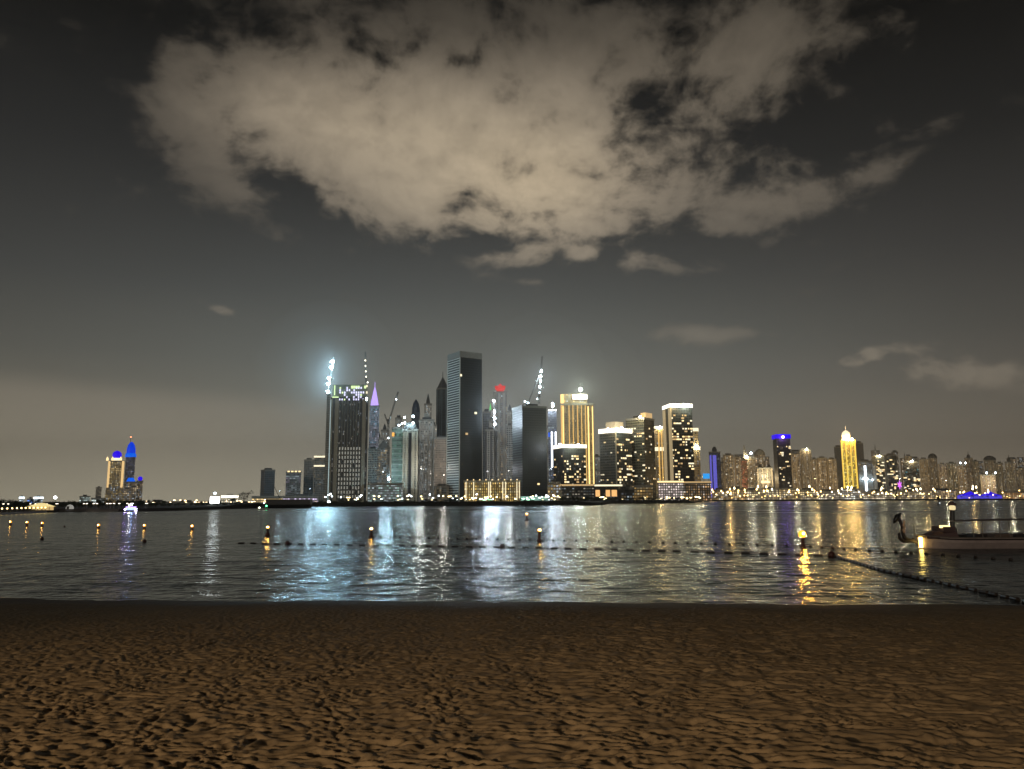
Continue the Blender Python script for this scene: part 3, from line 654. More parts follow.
# 17 gold podium
t = tower('hotel_podium', 'wide low golden lit hotel block in front of tallest tower and its dark neighbour', 464, 520.5, 481, 1010, fac(wall=(.30, .21, .09), prob=2.4, fx=.5, fz=.6, cola=(1, .66, .18), colb=(1, .82, .42), st=1.0, cw=2.8, dim=.35), cat='building', group='podium buildings', pent=.0, pm=beige)
W = face_frame(t, 0)[2]
for f in (.03, .165, .43, .46, .68, .73, .93, .975): strips(t, 0, [(f, f + .012)], 2, t.zt - 1, g_win[1], 'light_column', .7)
for i in range(9): q = (t.poly[0][0] + W * (.06 + i * .11), t.poly[0][1] - .8, t.zt + 1.6); lamp_part(t.root, q, .8, g_win[0], 'roof_lamp')

# 18-20
t = tower('residential_tower', 'tower crowned with a red lit top storey, behind the golden hotel block', 493.5, 507.0, 392, 1420, fac(wall=(.32, .31, .31), prob=.55, st=.9, dim=.10, colb=COOL, vcol=(.42, .41, .38), vstripe=.35, vperiod=9, cw=2.8), pent=0)
MB().prism(scaled(t.poly, .7), t.zt + 6, t.zt + 12, scaled(t.poly, .8)).build('red_crown', g_red, t.root)
MB().prism(scaled(t.poly, .4), t.zt + 12, t.zt + 17, scaled(t.poly, .05)).prism(scaled(t.poly, .55), t.zt + 1.2, t.zt + 4.5).build('red_cap', g_red, t.root)
crane('hoist mast with four bluish lamps in a column before the red crowned tower', 1130, (495.3, 497), (494.0, 399), None, [(493.8, 400.8), (494.3, 411.8), (494.8, 418.3), (495, 424.2)], lampmat=g_hoist, lr=1.3, w=1.2)
MB().prism([(p[0] * .16 + local(t, 490.4, 405)[0], p[1] * .12 - 14) for p in t.poly], local(t, 490, 410)[2], local(t, 490, 403)[2], [(p[0] * .01 + local(t, 490.4, 405)[0], p[1] * .01 - 14) for p in t.poly]).build('green_beacon', g_green, t.root)
t = tower('residential_tower', 'striped beige tower in front of the left part of red crowned tower', 485.2, 498.6, 430, 1300, fac(wall=(.36, .34, .3), prob=.25, st=.5, vcol=(.07, .07, .07), vstripe=.35, vperiod=8.5))
t = tower('residential_tower', 'narrow pale tower wedged between red crowned tower and dark crane topped tower', 506.6, 512.6, 426, 1290, fac(wall=(.4, .39, .36), prob=.35, st=.5, colb=COOL))
t = tower('residential_tower', 'blue grey tower glimpsed just right of the tallest tower', 482.5, 490.5, 412, 1600, fac(wall=(.25, .27, .3), prob=.3, st=.5, cola=COOL))

# 21
t = tower('skyscraper', 'second nearly black tower, horizontally ribbed, with a lit crane on its roof', 512.6, 546.8, 406, 1090, fac(wall=(.05, .058, .055), glass=(.012, .013, .014), prob=.004, st=.6), pxc=522.5, pent=.5, pm=plain('grey_rim', (.2, .21, .19)))
slabs(t, 3.55, .5, .35, plain('thin_rib_edges', (.08, .088, .082)), name='slab_edges', sides=[0]); slabs(t, 3.55, .7, .5, plain('left_ribs', (.20, .22, .21)), name='balcony_slabs', sides=[3])
q = local(t, 538.5, 484, t.D + 8); a, d, w = face_frame(t, 0); u = (q[0] - a[0]) / d[0]; face_box(MB(), t, 0, u - 1.6, u + 1.6, q[2] - 1.2, q[2] + 1.2, .7).build('lit_window', g_win[0], t.root)
band(t, 1, 7, glow('teal_lobby_light', (.55, .95, .8), .45, False), .7, 'lit_lobby')
for px, py in ((525, 401.5), (528, 403)): lamp_part(t.root, local(t, px, py, t.D + 15), 1.2, g_flood_s)
crane('luffing crane with six white lamps in a column on the ribbed black tower', 1115, (539, 404), (539.2, 396), ((539.2, 398), (542.2, 356)), [(541.4, 371.2), (540.6, 376.6), (540.4, 381), (539.9, 387)], lampmat=g_roofc, lr=1.25, small=[(539.5, 392.6), (537.2, 399)], counter=((539.2, 375), (528.6, 402)))
# 22
t = tower('observation_tower', 'thin tower traced in white light strings right of the ribbed black tower', 548.4, 557.0, 410, 1400, fac(wall=(.25, .28, .36), prob=.8, st=.6, cola=COOL, colb=(.5, .6, 1)), pent=0)
strips(t, 0, [(.35, .5), (.8, .95)], 60, t.zt - 40, glow('white_string_light', (.85, .92, 1.), 6), 'light_string', .8)
lamp_part(t.root, local(t, 552.7, 403.7), 2.2, g_flood_s); MB().tube((0, 0, t.zt), local(t, 552.7, 404), .8).build('mast', steel, t.root)
face_box(MB(), t, 0, 0, 3, local(t, 548, 437)[2], local(t, 548, 432.5)[2], .8).build('blue_sign', g_azure, t.root)
# 23 gold tower
t = tower('hotel_tower', 'tall golden floodlit tower with a white crown and vertical gold stripes', 561.2, 594.2, 404, 1240, fac(wall=(.40, .31, .16), prob=.5, fx=.45, fz=.7, cola=(1, .7, .25), colb=(1, .85, .5), st=1.2, cw=2.8, dim=.16), pent=0, pm=beige)
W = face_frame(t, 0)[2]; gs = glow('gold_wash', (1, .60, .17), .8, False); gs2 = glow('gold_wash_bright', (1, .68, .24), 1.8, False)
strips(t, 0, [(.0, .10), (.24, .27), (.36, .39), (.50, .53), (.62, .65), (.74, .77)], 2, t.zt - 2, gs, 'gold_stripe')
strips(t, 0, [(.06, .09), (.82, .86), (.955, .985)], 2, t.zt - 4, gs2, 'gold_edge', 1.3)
up = [(p[0] * .78 - W * .08, p[1] * .8) for p in t.poly]; MB().prism(up, t.zt + 1.2, t.zt + 17).build('upper_block', fac(wall=(.42, .33, .18), prob=1.2, cola=(1, .72, .3), st=.8, dim=.3), t.root)
zc = t.zt; y0 = up[0][1]; MB().box(up[0][0] + W * .33, up[1][0] + 1, y0 - 1.5, y0 - .3, zc + 8, zc + 15.5).build('white_crown_sign', g_whiteb, t.root)
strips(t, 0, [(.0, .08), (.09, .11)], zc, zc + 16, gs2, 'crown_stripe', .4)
crane('faint greenish crane beam above the golden tower', 1270, (580.5, 393), (580.5, 384), ((580.5, 388), (583.5, 383)), [], small=[], w=1.6)
# 24 front dark tower w/ crown
t = tower('apartment_tower', 'squat black tower with a glowing white rim in front of the golden tower', 553.4, 586.2, 446, 1080, fac(wall=(.05, .05, .045), glass=(.015, .015, .015), prob=.12, st=.7, cola=(1, .7, .35)), pxc=564, pent=.4, pm=concrete)
band(t, t.zt - 2.2, t.zt + 2.6, g_whiteb, .9, 'white_rim'); lit_windows(t, 0, 48, 5, 2.8, 2.2, 12); lit_windows(t, 3, 8, 6, 2.6, 2, 12)
# 25 podiums
t = tower('shopping_podium', 'dark podium with three rows of small white windows below the white rimmed black tower', 560.6, 595.4, 485, 1000, fac(wall=(.06, .055, .05), prob=.9, fz=.35, cola=(1, .9, .7), colb=COOL, st=.55), cat='building', group='podium buildings', pent=0)
W = face_frame(t, 0)[2]; band(t, t.zt - 1, t.zt + .9, g_win[2], .7, 'lit_cornice')
strips(t, 0, [(.0, .03)], 0, t.zt, beige, 'end_wall')
t = tower('villa', 'small golden lit building tucked between ribbed black tower and dark podium', 547.6, 560.2, 482.5, 1010, fac(wall=(.4, .3, .18), prob=2.4, cola=(1, .7, .3), st=.6, dim=.2), cat='building', group='podium buildings', pent=.4)
t = tower('promenade_building', 'dark low building with orange lit shopfronts below the square white rimmed tower', 594.6, 625.5, 485, 960, fac(wall=(.07, .06, .05), prob=.25, st=.5), cat='building', group='podium buildings', pent=0)
for f, w_ in ((.03, .14), (.36, .14), (.55, .17)): strips(t, 0, [(f, f + w_)], t.zt - 14, t.zt - 6, glow('shopfront_orange', (1, .55, .2), 1.0, False), 'shopfront', .5)
strips(t, 0, [(.0, .9)], t.zt - 1.4, t.zt + .5, g_win[1], 'lit_cornice', .8)
# 27
t = tower('apartment_tower', 'square grey and black tower with a wide glowing white rim and beige roof block', 600, 632.2, 430, 1030, fac(wall=(.085, .085, .075), glass=(.02, .02, .02), prob=.10, st=.7), pxc=617, pent=0)
band(t, t.zt - 3, t.zt + 3, g_whiteb, .9, 'white_rim'); lit_windows(t, 0, 56, 15, 2.6, 2.2, 10); lit_windows(t, 3, 14, 16, 2.6, 1.5, 10)
MB().prism([(p[0] * .55, p[1] * .55 + 6) for p in t.poly], t.zt + 1.2, t.zt + 13).build('roof_block', plain('lit_tan', (.55, .46, .34)), t.root)
strips(t, 3, [(.94, 1.0)], 0, t.zt - 4, beige, 'corner_pier', .5); slabs(t, 3.6, .5, .4, plain('grey_slab_lines', (.2, .2, .18)), sides=[3])
# 28
t = tower('apartment_tower', 'olive dark tower with an off centre roof box, second of the yellow windowed group', 626.5, 655.2, 418, 1050, fac(wall=(.12, .115, .085), glass=(.02, .02, .02), prob=.12, st=.7), pxc=645, pent=.45)
lit_windows(t, 0, 18, 25, 2.4, 2, 12); lit_windows(t, 3, 40, 26, 2.8, 1.7, 12); slabs(t, 3.6, .6, .5, plain('olive_slab_lines', (.26, .25, .18)), sides=[3])
a, d, w = face_frame(t, 0); face_box(MB(), t, 0, w * .2, w * .8, t.zt + 1.3, t.zt + 8, .4, 8).build('lit_roof_fin', g_win[2], t.root)
# 29
t = tower('hotel_tower', 'golden stepped tower half hidden behind the olive tower and the tall white crowned one', 654.8, 668, 428, 1250, fac(wall=(.4, .32, .2), prob=.8, cola=(1, .7, .3), st=.8, dim=.2, vcol=(.5, .4, .25), vstripe=.3, vperiod=7), pent=0)
strips(t, 0, [(.3, .4), (.55, .62), (.85, .95)], 2, t.zt - 2, gs, 'gold_stripe'); band(t, t.zt - 1, t.zt + 3, g_win[1], .8); band(t, t.zt - 37, t.zt - 31, g_win[1], .8, 'lit_ledge')
# 30
t = tower('apartment_tower', 'tall cream edged black tower with a brilliant white crown, tallest of the yellow windowed group', 664.4, 693.6, 406, 1040, fac(wall=(.06, .058, .05), glass=(.015, .015, .015), prob=.12, st=.8), pxc=671.5, pent=.5)
band(t, t.zt - 1.8, t.zt + 3.2, g_whiteb, .9, 'white_crown'); lit_windows(t, 0, 84, 35, 2.8, 2.0, 10)
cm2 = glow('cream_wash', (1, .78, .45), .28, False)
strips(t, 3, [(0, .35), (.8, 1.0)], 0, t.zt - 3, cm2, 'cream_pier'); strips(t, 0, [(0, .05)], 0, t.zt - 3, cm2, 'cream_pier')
# 31
t = tower('hotel_tower', 'slender golden tower with two bright ledges right of the white crowned tower', 692.5, 700.8, 448, 1190, fac(wall=(.4, .32, .2), prob=.7, cola=(1, .72, .35), st=.7, dim=.18), pent=0)
band(t, t.zt - 3, t.zt + 2.5, g_win[1], .6); MB().prism(scaled(t.poly, .72), t.zt + 2.6, t.zt + 26).build('upper_shaft', fac(wall=(.4, .32, .2), prob=.5, dim=.15), t.root); MB().prism(scaled(t.poly, .85), t.zt + 26, t.zt + 31).build('upper_ledge', g_win[1], t.root)
# 32
t = tower('office_podium', 'low block covered in an even grid of pinkish white lit windows', 658.4, 683.2, 482, 980, fac(wall=(.4, .36, .33), prob=6, fx=.6, fz=.6, cola=(1, .82, .78), colb=(1, .9, .8), st=1.0, cw=3.0, ch=3.2, dim=.5), cat='building', group='podium buildings', pent=0)
band(t, t.zt - .6, t.zt + 1.4, g_win[0], .8, 'lit_cornice')
t = tower('office_podium', 'low dark block with scattered amber windows right of the pink windowed one', 683.5, 711.0, 482.5, 985, fac(wall=(.10, .08, .06), prob=1.6, fx=.5, fz=.6, cola=(1, .6, .28), colb=(1, .85, .7), st=.9, cw=3.0, ch=3.2), cat='building', group='podium buildings', pent=0)
band(t, t.zt - .3, t.zt + 1.3, g_win[2], .8, 'lit_cornice')
t = tower('podium_block', 'amber lit podium at the foot of the olive tower', 634, 652.5, 486, 975, fac(wall=(.34, .25, .14), prob=2.6, cola=(1, .62, .2), colb=(1, .8, .45), st=.7, dim=.2), cat='building', group='podium buildings', pent=0)
t = tower('podium_block', 'gloomy podium with a few bluish white lights under the square white rimmed tower', 615, 633.5, 488, 972, fac(wall=(.06, .06, .06), prob=.5, cola=COOL, colb=WARM, st=.9), cat='building', group='podium buildings', pent=0)

# 35 onwards: right skyline
g_star = g_win
def sk(name, label, x0, x1, y, D, wall, **kw): return tower(name, label, x0, x1, y, D, wall, **kw)
tan = lambda **k: fac(**{**dict(wall=(.36, .29, .21), prob=.62, st=1.5, cola=(1, .70, .36), colb=(1, .9, .7), cw=4.8, ch=4.8, fx=.62, dim=.20, vcol=(.52, .43, .31), vstripe=.3, vperiod=13), **k})
t = sk('residential_tower', 'slim tower glowing indigo down its left side, right of the small blue sign', 709.8, 721.2, 452, 1900, fac(wall=(.2, .2, .3), prob=.4, st=.4, cola=(.6, .7, 1)), pent=.4)
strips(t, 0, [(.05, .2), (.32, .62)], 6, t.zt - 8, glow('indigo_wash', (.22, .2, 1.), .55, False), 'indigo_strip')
MB().prism(scaled(t.poly, .5), t.zp, t.zp + 9, scaled(t.poly, .2)).build('pointed_roof', dark_concrete, t.root)
t = thing('advertising_sign', 'small bright sky blue rooftop sign beside the indigo tower', 'sign', at(706.5, 481, 1000)); 
MB().box(-4.2, 4.2, -.4, .4, 3, 9.5).build('sign_panel', g_sky, t)
for s in (-3, 3): MB().tube((s, 0, -8), (s, 0, 3), .25).build('leg', steel, t)
t = sk('residential_tower', 'plain grey tan tower first right of the indigo tower', 724, 734.4, 455, 2300, tan(wall=(.34, .31, .26)))
t = sk('residential_tower', 'dark tower with warm dots near its top, left of the red dotted one', 735, 741.5, 457, 2250, tan(wall=(.24, .21, .17), prob=.6))
t = sk('residential_tower', 'narrow tower speckled with red lights', 741.8, 747.6, 460, 2200, fac(wall=(.3, .22, .16), prob=1.1, st=.9, cola=(1, .25, .12), colb=(1, .6, .3)), pent=.5)
t = sk('residential_tower', 'slant roofed tower with a bright white lamp below its peak', 744.4, 756.4, 458, 2350, tan())
a = t.poly; MB().prism(a, t.zt + 1.2, t.zt + 4, None).prism([(a[0][0], a[0][1]), (a[0][0] + 12, a[0][1]), (a[3][0] + 12, a[3][1]), a[3]], t.zt + 4, t.zt + 40, [(a[0][0] + 2, a[0][1]), (a[0][0] + 4, a[0][1]), (a[3][0] + 4, a[3][1]), (a[3][0] + 2, a[3][1])]).build('slanted_fin', concrete, t.root)
lamp_part(t.root, local(t, 751, 453.2), 3.4, g_flood_s)
t = sk('residential_tower', 'rounded top tan tower third left of the blue crowned tower', 755, 766.2, 455, 2450, tan(), parapet=0, pent=0)
W = face_frame(t, 0)[2]; MB().lathe([(W * .5, 0), (W * .46, 8), (W * .3, 16), (0, 20)], (0, 0, t.zt), 14).build('rounded_roof', beige, t.root)
t = sk('hotel_tower', 'twin peaked block with a bright cream lit row, left of the blue crowned tower', 757.6, 773.2, 468, 2100, tan(wall=(.28, .24, .18), prob=.4))
W = face_frame(t, 0)[2]; strips(t, 0, [(.22, .8)], t.zt * .52, t.zt * .52 + 6, g_win[0], 'lit_floor'); strips(t, 0, [(.3, .36), (.5, .56)], t.zt * .7, t.zt * .7 + 6, g_win[1], 'lit_floor')
for s in (-.3, .3): MB().lathe([(W * .18, 0), (0, 12)], (W * s, 0, t.zt + 1.1), 6).build('peak', dark_concrete, t.root)
t = sk('residential_tower', 'dark tower crowned by a thick deep blue band', 774.2, 791.6, 438, 1850, fac(wall=(.13, .125, .11), glass=(.03, .03, .03), prob=.2, st=.7, cola=(1, .75, .4)), pent=0, pxc=778)
MB().prism(grown(t.poly, 1.6), t.zt - 1, t.zt + 9).build('blue_crown', g_blue, t.root); lit_windows(t, 0, 30, 41, 4.0, 2.6, 14)
t = sk('residential_tower', 'tan tower immediately right of the blue crowned tower', 791.8, 800.4, 454, 2300, tan())
t = sk('residential_tower', 'pale lit tower with a flat crown second right of the blue crowned tower', 801, 812.6, 450, 2400, tan(prob=.45), pent=.7)
t = sk('residential_tower', 'narrow tan slab third right of the blue crowned tower', 812.2, 818, 459, 2300, tan())
t = sk('residential_tower', 'wide ridged tan slab block with dark vertical grooves left of the gilded tower', 818, 828, 458, 2250, tan(vcol=(.2, .16, .12), vstripe=.2))
t = sk('residential_tower', 'tan slab with a warm lit lower half, next to the grooved block', 828, 837.4, 459, 2280, tan(prob=.5))
t = sk('office_tower', 'grey unlit tower behind the left shoulder of the gilded tower', 835.6, 843.6, 447, 2700, fac(wall=(.25, .25, .25), prob=.15, st=.4, colb=COOL), pent=.6)
# 45 gilded
t = sk('hotel_tower', 'gilded tower with a domed white top, brightest tower of the right hand skyline', 842.2, 857.4, 440, 1950, fac(wall=(.5, .33, .08), prob=4, fx=.6, fz=.75, cola=(1, .72, .12), colb=(1, .85, .3), st=1.3, cw=3.4, dim=.6), pent=0)
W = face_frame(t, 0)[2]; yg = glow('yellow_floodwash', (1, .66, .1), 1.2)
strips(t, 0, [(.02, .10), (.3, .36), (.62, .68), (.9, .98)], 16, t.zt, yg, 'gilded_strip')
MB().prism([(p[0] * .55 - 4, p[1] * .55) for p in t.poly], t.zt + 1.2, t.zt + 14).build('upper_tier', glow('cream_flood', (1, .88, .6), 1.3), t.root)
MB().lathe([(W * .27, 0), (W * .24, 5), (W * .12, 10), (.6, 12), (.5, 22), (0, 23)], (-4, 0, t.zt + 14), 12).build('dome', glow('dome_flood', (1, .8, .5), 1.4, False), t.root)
t = sk('office_tower', 'grey unlit tower just right of the gilded tower', 857.0, 865, 443, 2650, fac(wall=(.22, .22, .22), prob=.1, st=.4, colb=COOL), pent=.5)
t = sk('residential_tower', 'misty white lit tower with a bright vertical strip right of the gilded one', 859, 873, 461, 2000, fac(wall=(.4, .4, .4), prob=.8, st=.6, cola=COOL, colb=WARM))
strips(t, 0, [(.42, .55)], 20, t.zt - 12, glow('white_strip', (.8, .93, 1.), 5), 'light_strip')
for px, py in ((862, 479), (866, 479), (871, 480)): lamp_part(t.root, local(t, px, py, dy=-8), 2.0, g_flood_s)
t = sk('residential_tower', 'left of two dark towers crowded with cream windows', 873.6, 884.8, 456, 1950, fac(wall=(.10, .10, .08), prob=.5, st=.6, cola=(1, .82, .5)), pxc=877); lit_windows(t, 0, 34, 51, 4.2, 2.8, 12)
t = sk('residential_tower', 'right of two dark towers crowded with cream windows, a violet star light near its foot', 885.6, 897.8, 455, 1970, fac(wall=(.10, .10, .08), prob=.5, st=.6, cola=(1, .82, .5)), pxc=888); lit_windows(t, 0, 34, 52, 4.2, 2.8, 12)
mb = MB(); q = local(t, 893.8, 485, dy=-30)
for k in range(6):
    a = k * math.pi / 3; mb.prism([(q[0] + 1.2 * math.cos(a + 1.57), q[1]), (q[0] + 1.2 * math.cos(a - 1.57), q[1]), (q[0] + 1.2, q[1] + 1), (q[0] - 1.2, q[1] + 1)], q[2] - .5, q[2] + .5)
    mb.tube(q, (q[0] + 10 * math.sin(a) * .6, q[1], q[2] + 11 * math.cos(a)), 2.0, .5, 5)
mb.build('star_light', g_magenta, t.root)
t = sk('residential_tower', 'dark tower with cream and turquoise windows right of the violet star', 904, 919.8, 462, 2050, fac(wall=(.14, .12, .1), prob=.6, st=.8, cola=(1, .85, .6), colb=(.2, .75, .9), mixab=.25)); lit_windows(t, 0, 22, 53, 5, 3, 12)
t = sk('residential_tower', 'slim tower with a small round cap behind the turquoise windowed tower', 906, 913.5, 456, 2500, tan(wall=(.3, .26, .2)), parapet=0)
row = [('pale stepped tower where the skyline dips, right of turquoise windowed tower', 920.4, 929.6, 459, 2400, .35, 'flat'), ('tan tower with a rounded shoulder left of the flat tan pair', 929.8, 938.6, 458, 2500, .4, 'round'),
       ('flat tan slab, left one of a pair with warm lower floors', 939.2, 947.6, 464, 2350, .6, 'flat'), ('flat tan slab, right one of a pair with warm lower floors', 948, 957.6, 463, 2380, .55, 'flat'),
       ('brown tower with two white roof lamps above the left blue tent', 958, 967, 465, 2300, .5, 'lamps'), ('taller brown tower with a narrow cap behind the blue tents', 966, 974.5, 458, 2600, .3, 'spire'),
       ('brown slab directly above the gap between the blue tents', 974, 980, 461, 2550, .35, 'flat'), ('round capped brown tower above the right blue tent', 985.5, 997.5, 460, 2650, .35, 'round'),
       ('low warm block with two white lamps in front of the round capped tower', 981, 996, 475, 2200, .7, 'lamps'), ('tan tower right of the round capped tower', 997.5, 1004.5, 463, 2450, .4, 'flat'),
       ('pale tower with a tall thin fin near the right edge of the photo', 1006.5, 1015.5, 462, 2400, .25, 'spire'), ('dim brown tower at the very right edge of the photo', 1016.2, 1027, 468, 2500, .35, 'flat'),
       ('dull low slab hidden behind the indigo tower and the plain grey tan tower', 718.5, 726.5, 463, 2500, .3, 'flat')]
for i, (lab, x0, x1, y, D, pr, rf) in enumerate(row):
    t = sk('residential_tower', lab, x0, x1, y, D, tan(prob=pr, wall=(.40 - .02 * (i % 4), .32 - .02 * (i % 3), .22), vperiod=11 + i % 5), pent=.5 if rf == 'flat' else 0)
    W = face_frame(t, 0)[2]
    if rf == 'round': MB().lathe([(W * .48, 0), (W * .42, 7), (W * .22, 13), (0, 15)], (0, 0, t.zt + 1.1), 12).build('rounded_roof', dark_concrete, t.root)
    if rf == 'spire': MB().prism(scaled(t.poly, .5), t.zt + 1.1, t.zt + 12, scaled(t.poly, .3)).prism(scaled(t.poly, .06), t.zt + 12, t.zt + 22).build('cap', dark_concrete, t.root)
    if rf == 'lamps':
        for s in (-.3, .28): MB().tube((W * s, t.poly[0][1], t.zt), (W * s, t.poly[0][1], t.zt + 5), .4).build('lamp_post', steel, t.root); lamp_part(t.root, (W * s, t.poly[0][1] - 1, t.zt + 6), 2.2, g_flood_s)

back = fac(wall=(.36, .29, .21), prob=.7, st=1.3, cola=(1, .72, .42), colb=(1, .9, .75), cw=4.5, ch=4.8, fx=.6, dim=.18, vcol=(.46, .37, .27), vstripe=.25, vperiod=17)
back2 = fac(wall=(.30, .26, .21), prob=.6, st=1.3, cola=(1, .78, .5), colb=(.85, .93, 1), cw=4.5, ch=4.8, fx=.6, dim=.08)
rb = random.Random(77); x = 722.0; k = 0
while x < 1022:
    w = rb.uniform(5.5, 10); y = rb.choice((452, 456, 459, 463, 466, 470)) + rb.uniform(-2, 2) + (6 if x > 900 else 0)
    t = sk('residential_tower', 'faint hazy block in the back row of the right hand skyline', x, x + w, y, rb.uniform(2750, 3200), (back, back2)[k % 2], group='hazy back row of the right skyline', pent=rb.choice((0, .4, .6, .8)))
    if k % 3 == 0: MB().prism(scaled(t.poly, .12), t.zt + 1.1, t.zt + rb.uniform(14, 26), scaled(t.poly, .03)).build('mast', dark_concrete, t.root)
    x += w + rb.uniform(.5, 4.5); k += 1
pale = lambda **q: fac(**{**dict(wall=(.40, .40, .37), prob=.7, st=1.0, cola=(1, .9, .72), colb=COOL, cw=3.2, fx=.6, dim=.17, vcol=(.5, .49, .45), vstripe=.3, vperiod=8), **q})
for lab, x0, x1, y, D, rf in [('slim hazy tower whose top shows behind the gabled block', 380.5, 387.5, 430, 1600, 1), ('hazy grey tower behind the unfinished green lit tower', 394.5, 401.5, 418, 1650, 0), ('hazy thin tower behind the left edge of the speckled white tower', 423.8, 431.2, 404, 1700, 2),
        ('hazy tower between the speckled white tower and the pointed bluish one', 429.8, 436.6, 425, 1500, 0), ('hazy pale tower right of red crowned tower, behind the narrow wedged one', 506.8, 512.8, 411, 1650, 1), ('hazy tower behind the left shoulder of the red crowned tower', 489.0, 495.5, 420, 1550, 0),
        ('hazy bluish tower behind the white light string tower', 545.8, 552.4, 428, 1550, 0), ('hazy low tower seen in the gap right of the golden tower', 594.2, 600.2, 456, 1700, 0), ('hazy pale tower between gabled block and violet spire tower', 374.8, 381.5, 438, 1450, 1)]:
    t = tower('residential_tower', lab, x0, x1, y, D, pale(), pent=.5)
    if rf: MB().prism(scaled(t.poly, .5), t.zp, t.zp + 8 * rf, scaled(t.poly, .08)).build('spire', dark_concrete, t.root)
# blue lit tents
for lab, x0, x1, pk in (('left blue lit peaked tent by the right hand promenade', 958.6, 980.5, 970.5), ('right blue lit peaked tent by the right hand promenade', 981.2, 1000.6, 989.5)):
    D = 1480; a = at(x0, 498, D); b = at(x1, 498, D); k = at(pk, 491.3, D); root = thing('event_tent', lab, 'tent', ((a[0] + b[0]) / 2, D, BZ), 'blue lit event tents')
    w = (b[0] - a[0]) / 2; kx = k[0] - (a[0] + b[0]) / 2; hz = k[2] - BZ
    MB().prism([(-w, -6), (w, -6), (w, 6), (-w, 6)], hz * .42, hz * .72, [(-w * .45 + kx * .6, -3), (w * .35 + kx * .6, -3), (w * .35 + kx * .6, 3), (-w * .45 + kx * .6, 3)]).prism([(-w * .45 + kx * .6, -3), (w * .35 + kx * .6, -3), (w * .35 + kx * .6, 3), (-w * .45 + kx * .6, 3)], hz * .72, hz, [(kx - .3, -.3), (kx + .3, -.3), (kx + .3, .3), (kx - .3, .3)]).build('canopy', glow('tent_blue', (.02, .0, 1.), .75), root)
    MB().prism([(-w * .97, -5.5), (w * .97, -5.5), (w * .97, 5.5), (-w * .97, 5.5)], 0, hz * .4).build('side_walls', glow('tent_side', (.12, .1, 1.), .6, False), root)
t = tower('promenade_building', 'long low orange lit building right of the blue tents', 1003, 1040, 491.5, 1470, fac(wall=(.4, .25, .14), prob=4, cola=(1, .55, .22), colb=(1, .8, .5), st=1.2, dim=.4), cat='building', group='low promenade buildings', pent=0)
# low promenade buildings
LOW = [('amber lit low building first right of the pink and amber office podiums', 712, 727, 490, .9, (1, .65, .25)), ('low tan building with arcaded lights beneath the plain grey tan tower', 728, 744, 488.5, 1.2, WARM),
       ('low cream lit building beneath the slant roofed tower', 745, 760, 490, 1.4, (1, .8, .45)), ('brightest cream low building beneath the twin peaked block', 761, 778, 489, 2.0, (1, .84, .5)),
       ('low gold lit building beneath the blue crowned tower', 779, 797, 488.5, 1.6, (1, .74, .35)), ('low lit arcade right of the blue crowned tower', 798, 815, 490, 1.4, (1, .78, .42)),
       ('low white lit pavilion left of the gilded tower', 816, 839, 491.5, 1.6, (1, .9, .7)), ('white lit low building at the foot of the gilded tower', 840, 862, 489, 1.4, (.95, .95, .9)),
       ('low building under the two dark cream windowed towers', 863, 895, 491.5, 1.2, (1, .85, .6)), ('low yellowish building under the turquoise windowed tower', 897, 926, 491, 1.2, (1, .8, .45)),
       ('low gold building between turquoise windowed tower and the blue tents', 928, 956, 490.5, 1.3, (1, .72, .35))]
for lab, x0, x1, y, pr, c in LOW:
    t = tower('promenade_building', lab, x0, x1, y, 1520, fac(wall=(.3, .23, .15), prob=pr * 1.4, fx=.7, cola=c, colb=(1, .9, .7), st=1.3, cw=4.2, ch=4.0, dim=.1), cat='building', group='low promenade buildings', pent=.5)

# ------------------------------------------------------------------ left side buildings
t = tower('hotel_tower', 'golden lit tower with a deep blue ball dome on top, at the left', 107.2, 123.6, 461, 1700, fac(wall=(.36, .27, .15), prob=1.2, fx=.5, cola=(1, .72, .3), colb=(1, .88, .6), st=1.0, dim=.12), pent=0, base=1.4)
MB().prism(scaled(t.poly, 1.16), 0, t.zt * .45, scaled(t.poly, 1.04)).build('lower_storeys', fac(wall=(.30, .23, .13), prob=1.0, fx=.5, cola=(1, .72, .3), st=.8, dim=.1), t.root)
W = face_frame(t, 0)[2]; strips(t, 0, [(.0, .12), (.84, .98)], 8, t.zt, glow('gold_edge_wash', (1, .66, .28), .9, False), 'gold_edge')
for s in (-.42, -.1, .4): MB().lathe([(2.6, 0), (2.4, 5), (0, 9)], (W * s, t.poly[0][1] + 3, t.zt + 1.1), 8).build('turret', g_win[0], t.root)
MB().lathe([(W * .2, 0), (W * .2, 6)], (0, 0, t.zt + 1.1), 12).build('drum', g_win[1], t.root)
MB().ball((0, 0, t.zt + 14), W * .26, 14, 10).build('ball_dome', g_blue, t.root, smooth=True)
strips(t, 0, [(.36, .6)], 2, 22, glow('orange_entrance', (1, .5, .12), 1.6, False), 'entrance')
t = tower('skyscraper', 'slender bluish grey tower with a bright blue rounded crown and mast, at the left', 124.4, 134.2, 457, 1950, fac(wall=(.22, .22, .32), prob=.5, st=.55, cola=(.9, .85, .9), colb=(.4, .5, 1)), pent=0, parapet=0, base=1.4)
W = face_frame(t, 0)[2]; MB().lathe([(W * .52, 0), (W * .52, 6), (W * .42, 10)], (0, 0, t.zt), 14).build('lower_crown', g_azure, t.root)
MB().lathe([(W * .42, 10), (W * .40, 22), (W * .3, 31), (W * .12, 38), (0, 39)], (0, 0, t.zt), 14).build('blue_crown', glow('crown_blue', (.0, .06, 1.), .7), t.root)
MB().tube((-3, 0, t.zt + 36), (-3, 0, t.zt + 50), .5).build('mast', steel, t.root); lamp_part(t.root, (-3, 0, t.zt + 51), 1.2, glow('red_beacon', (1, .25, .1), 8), 'beacon')
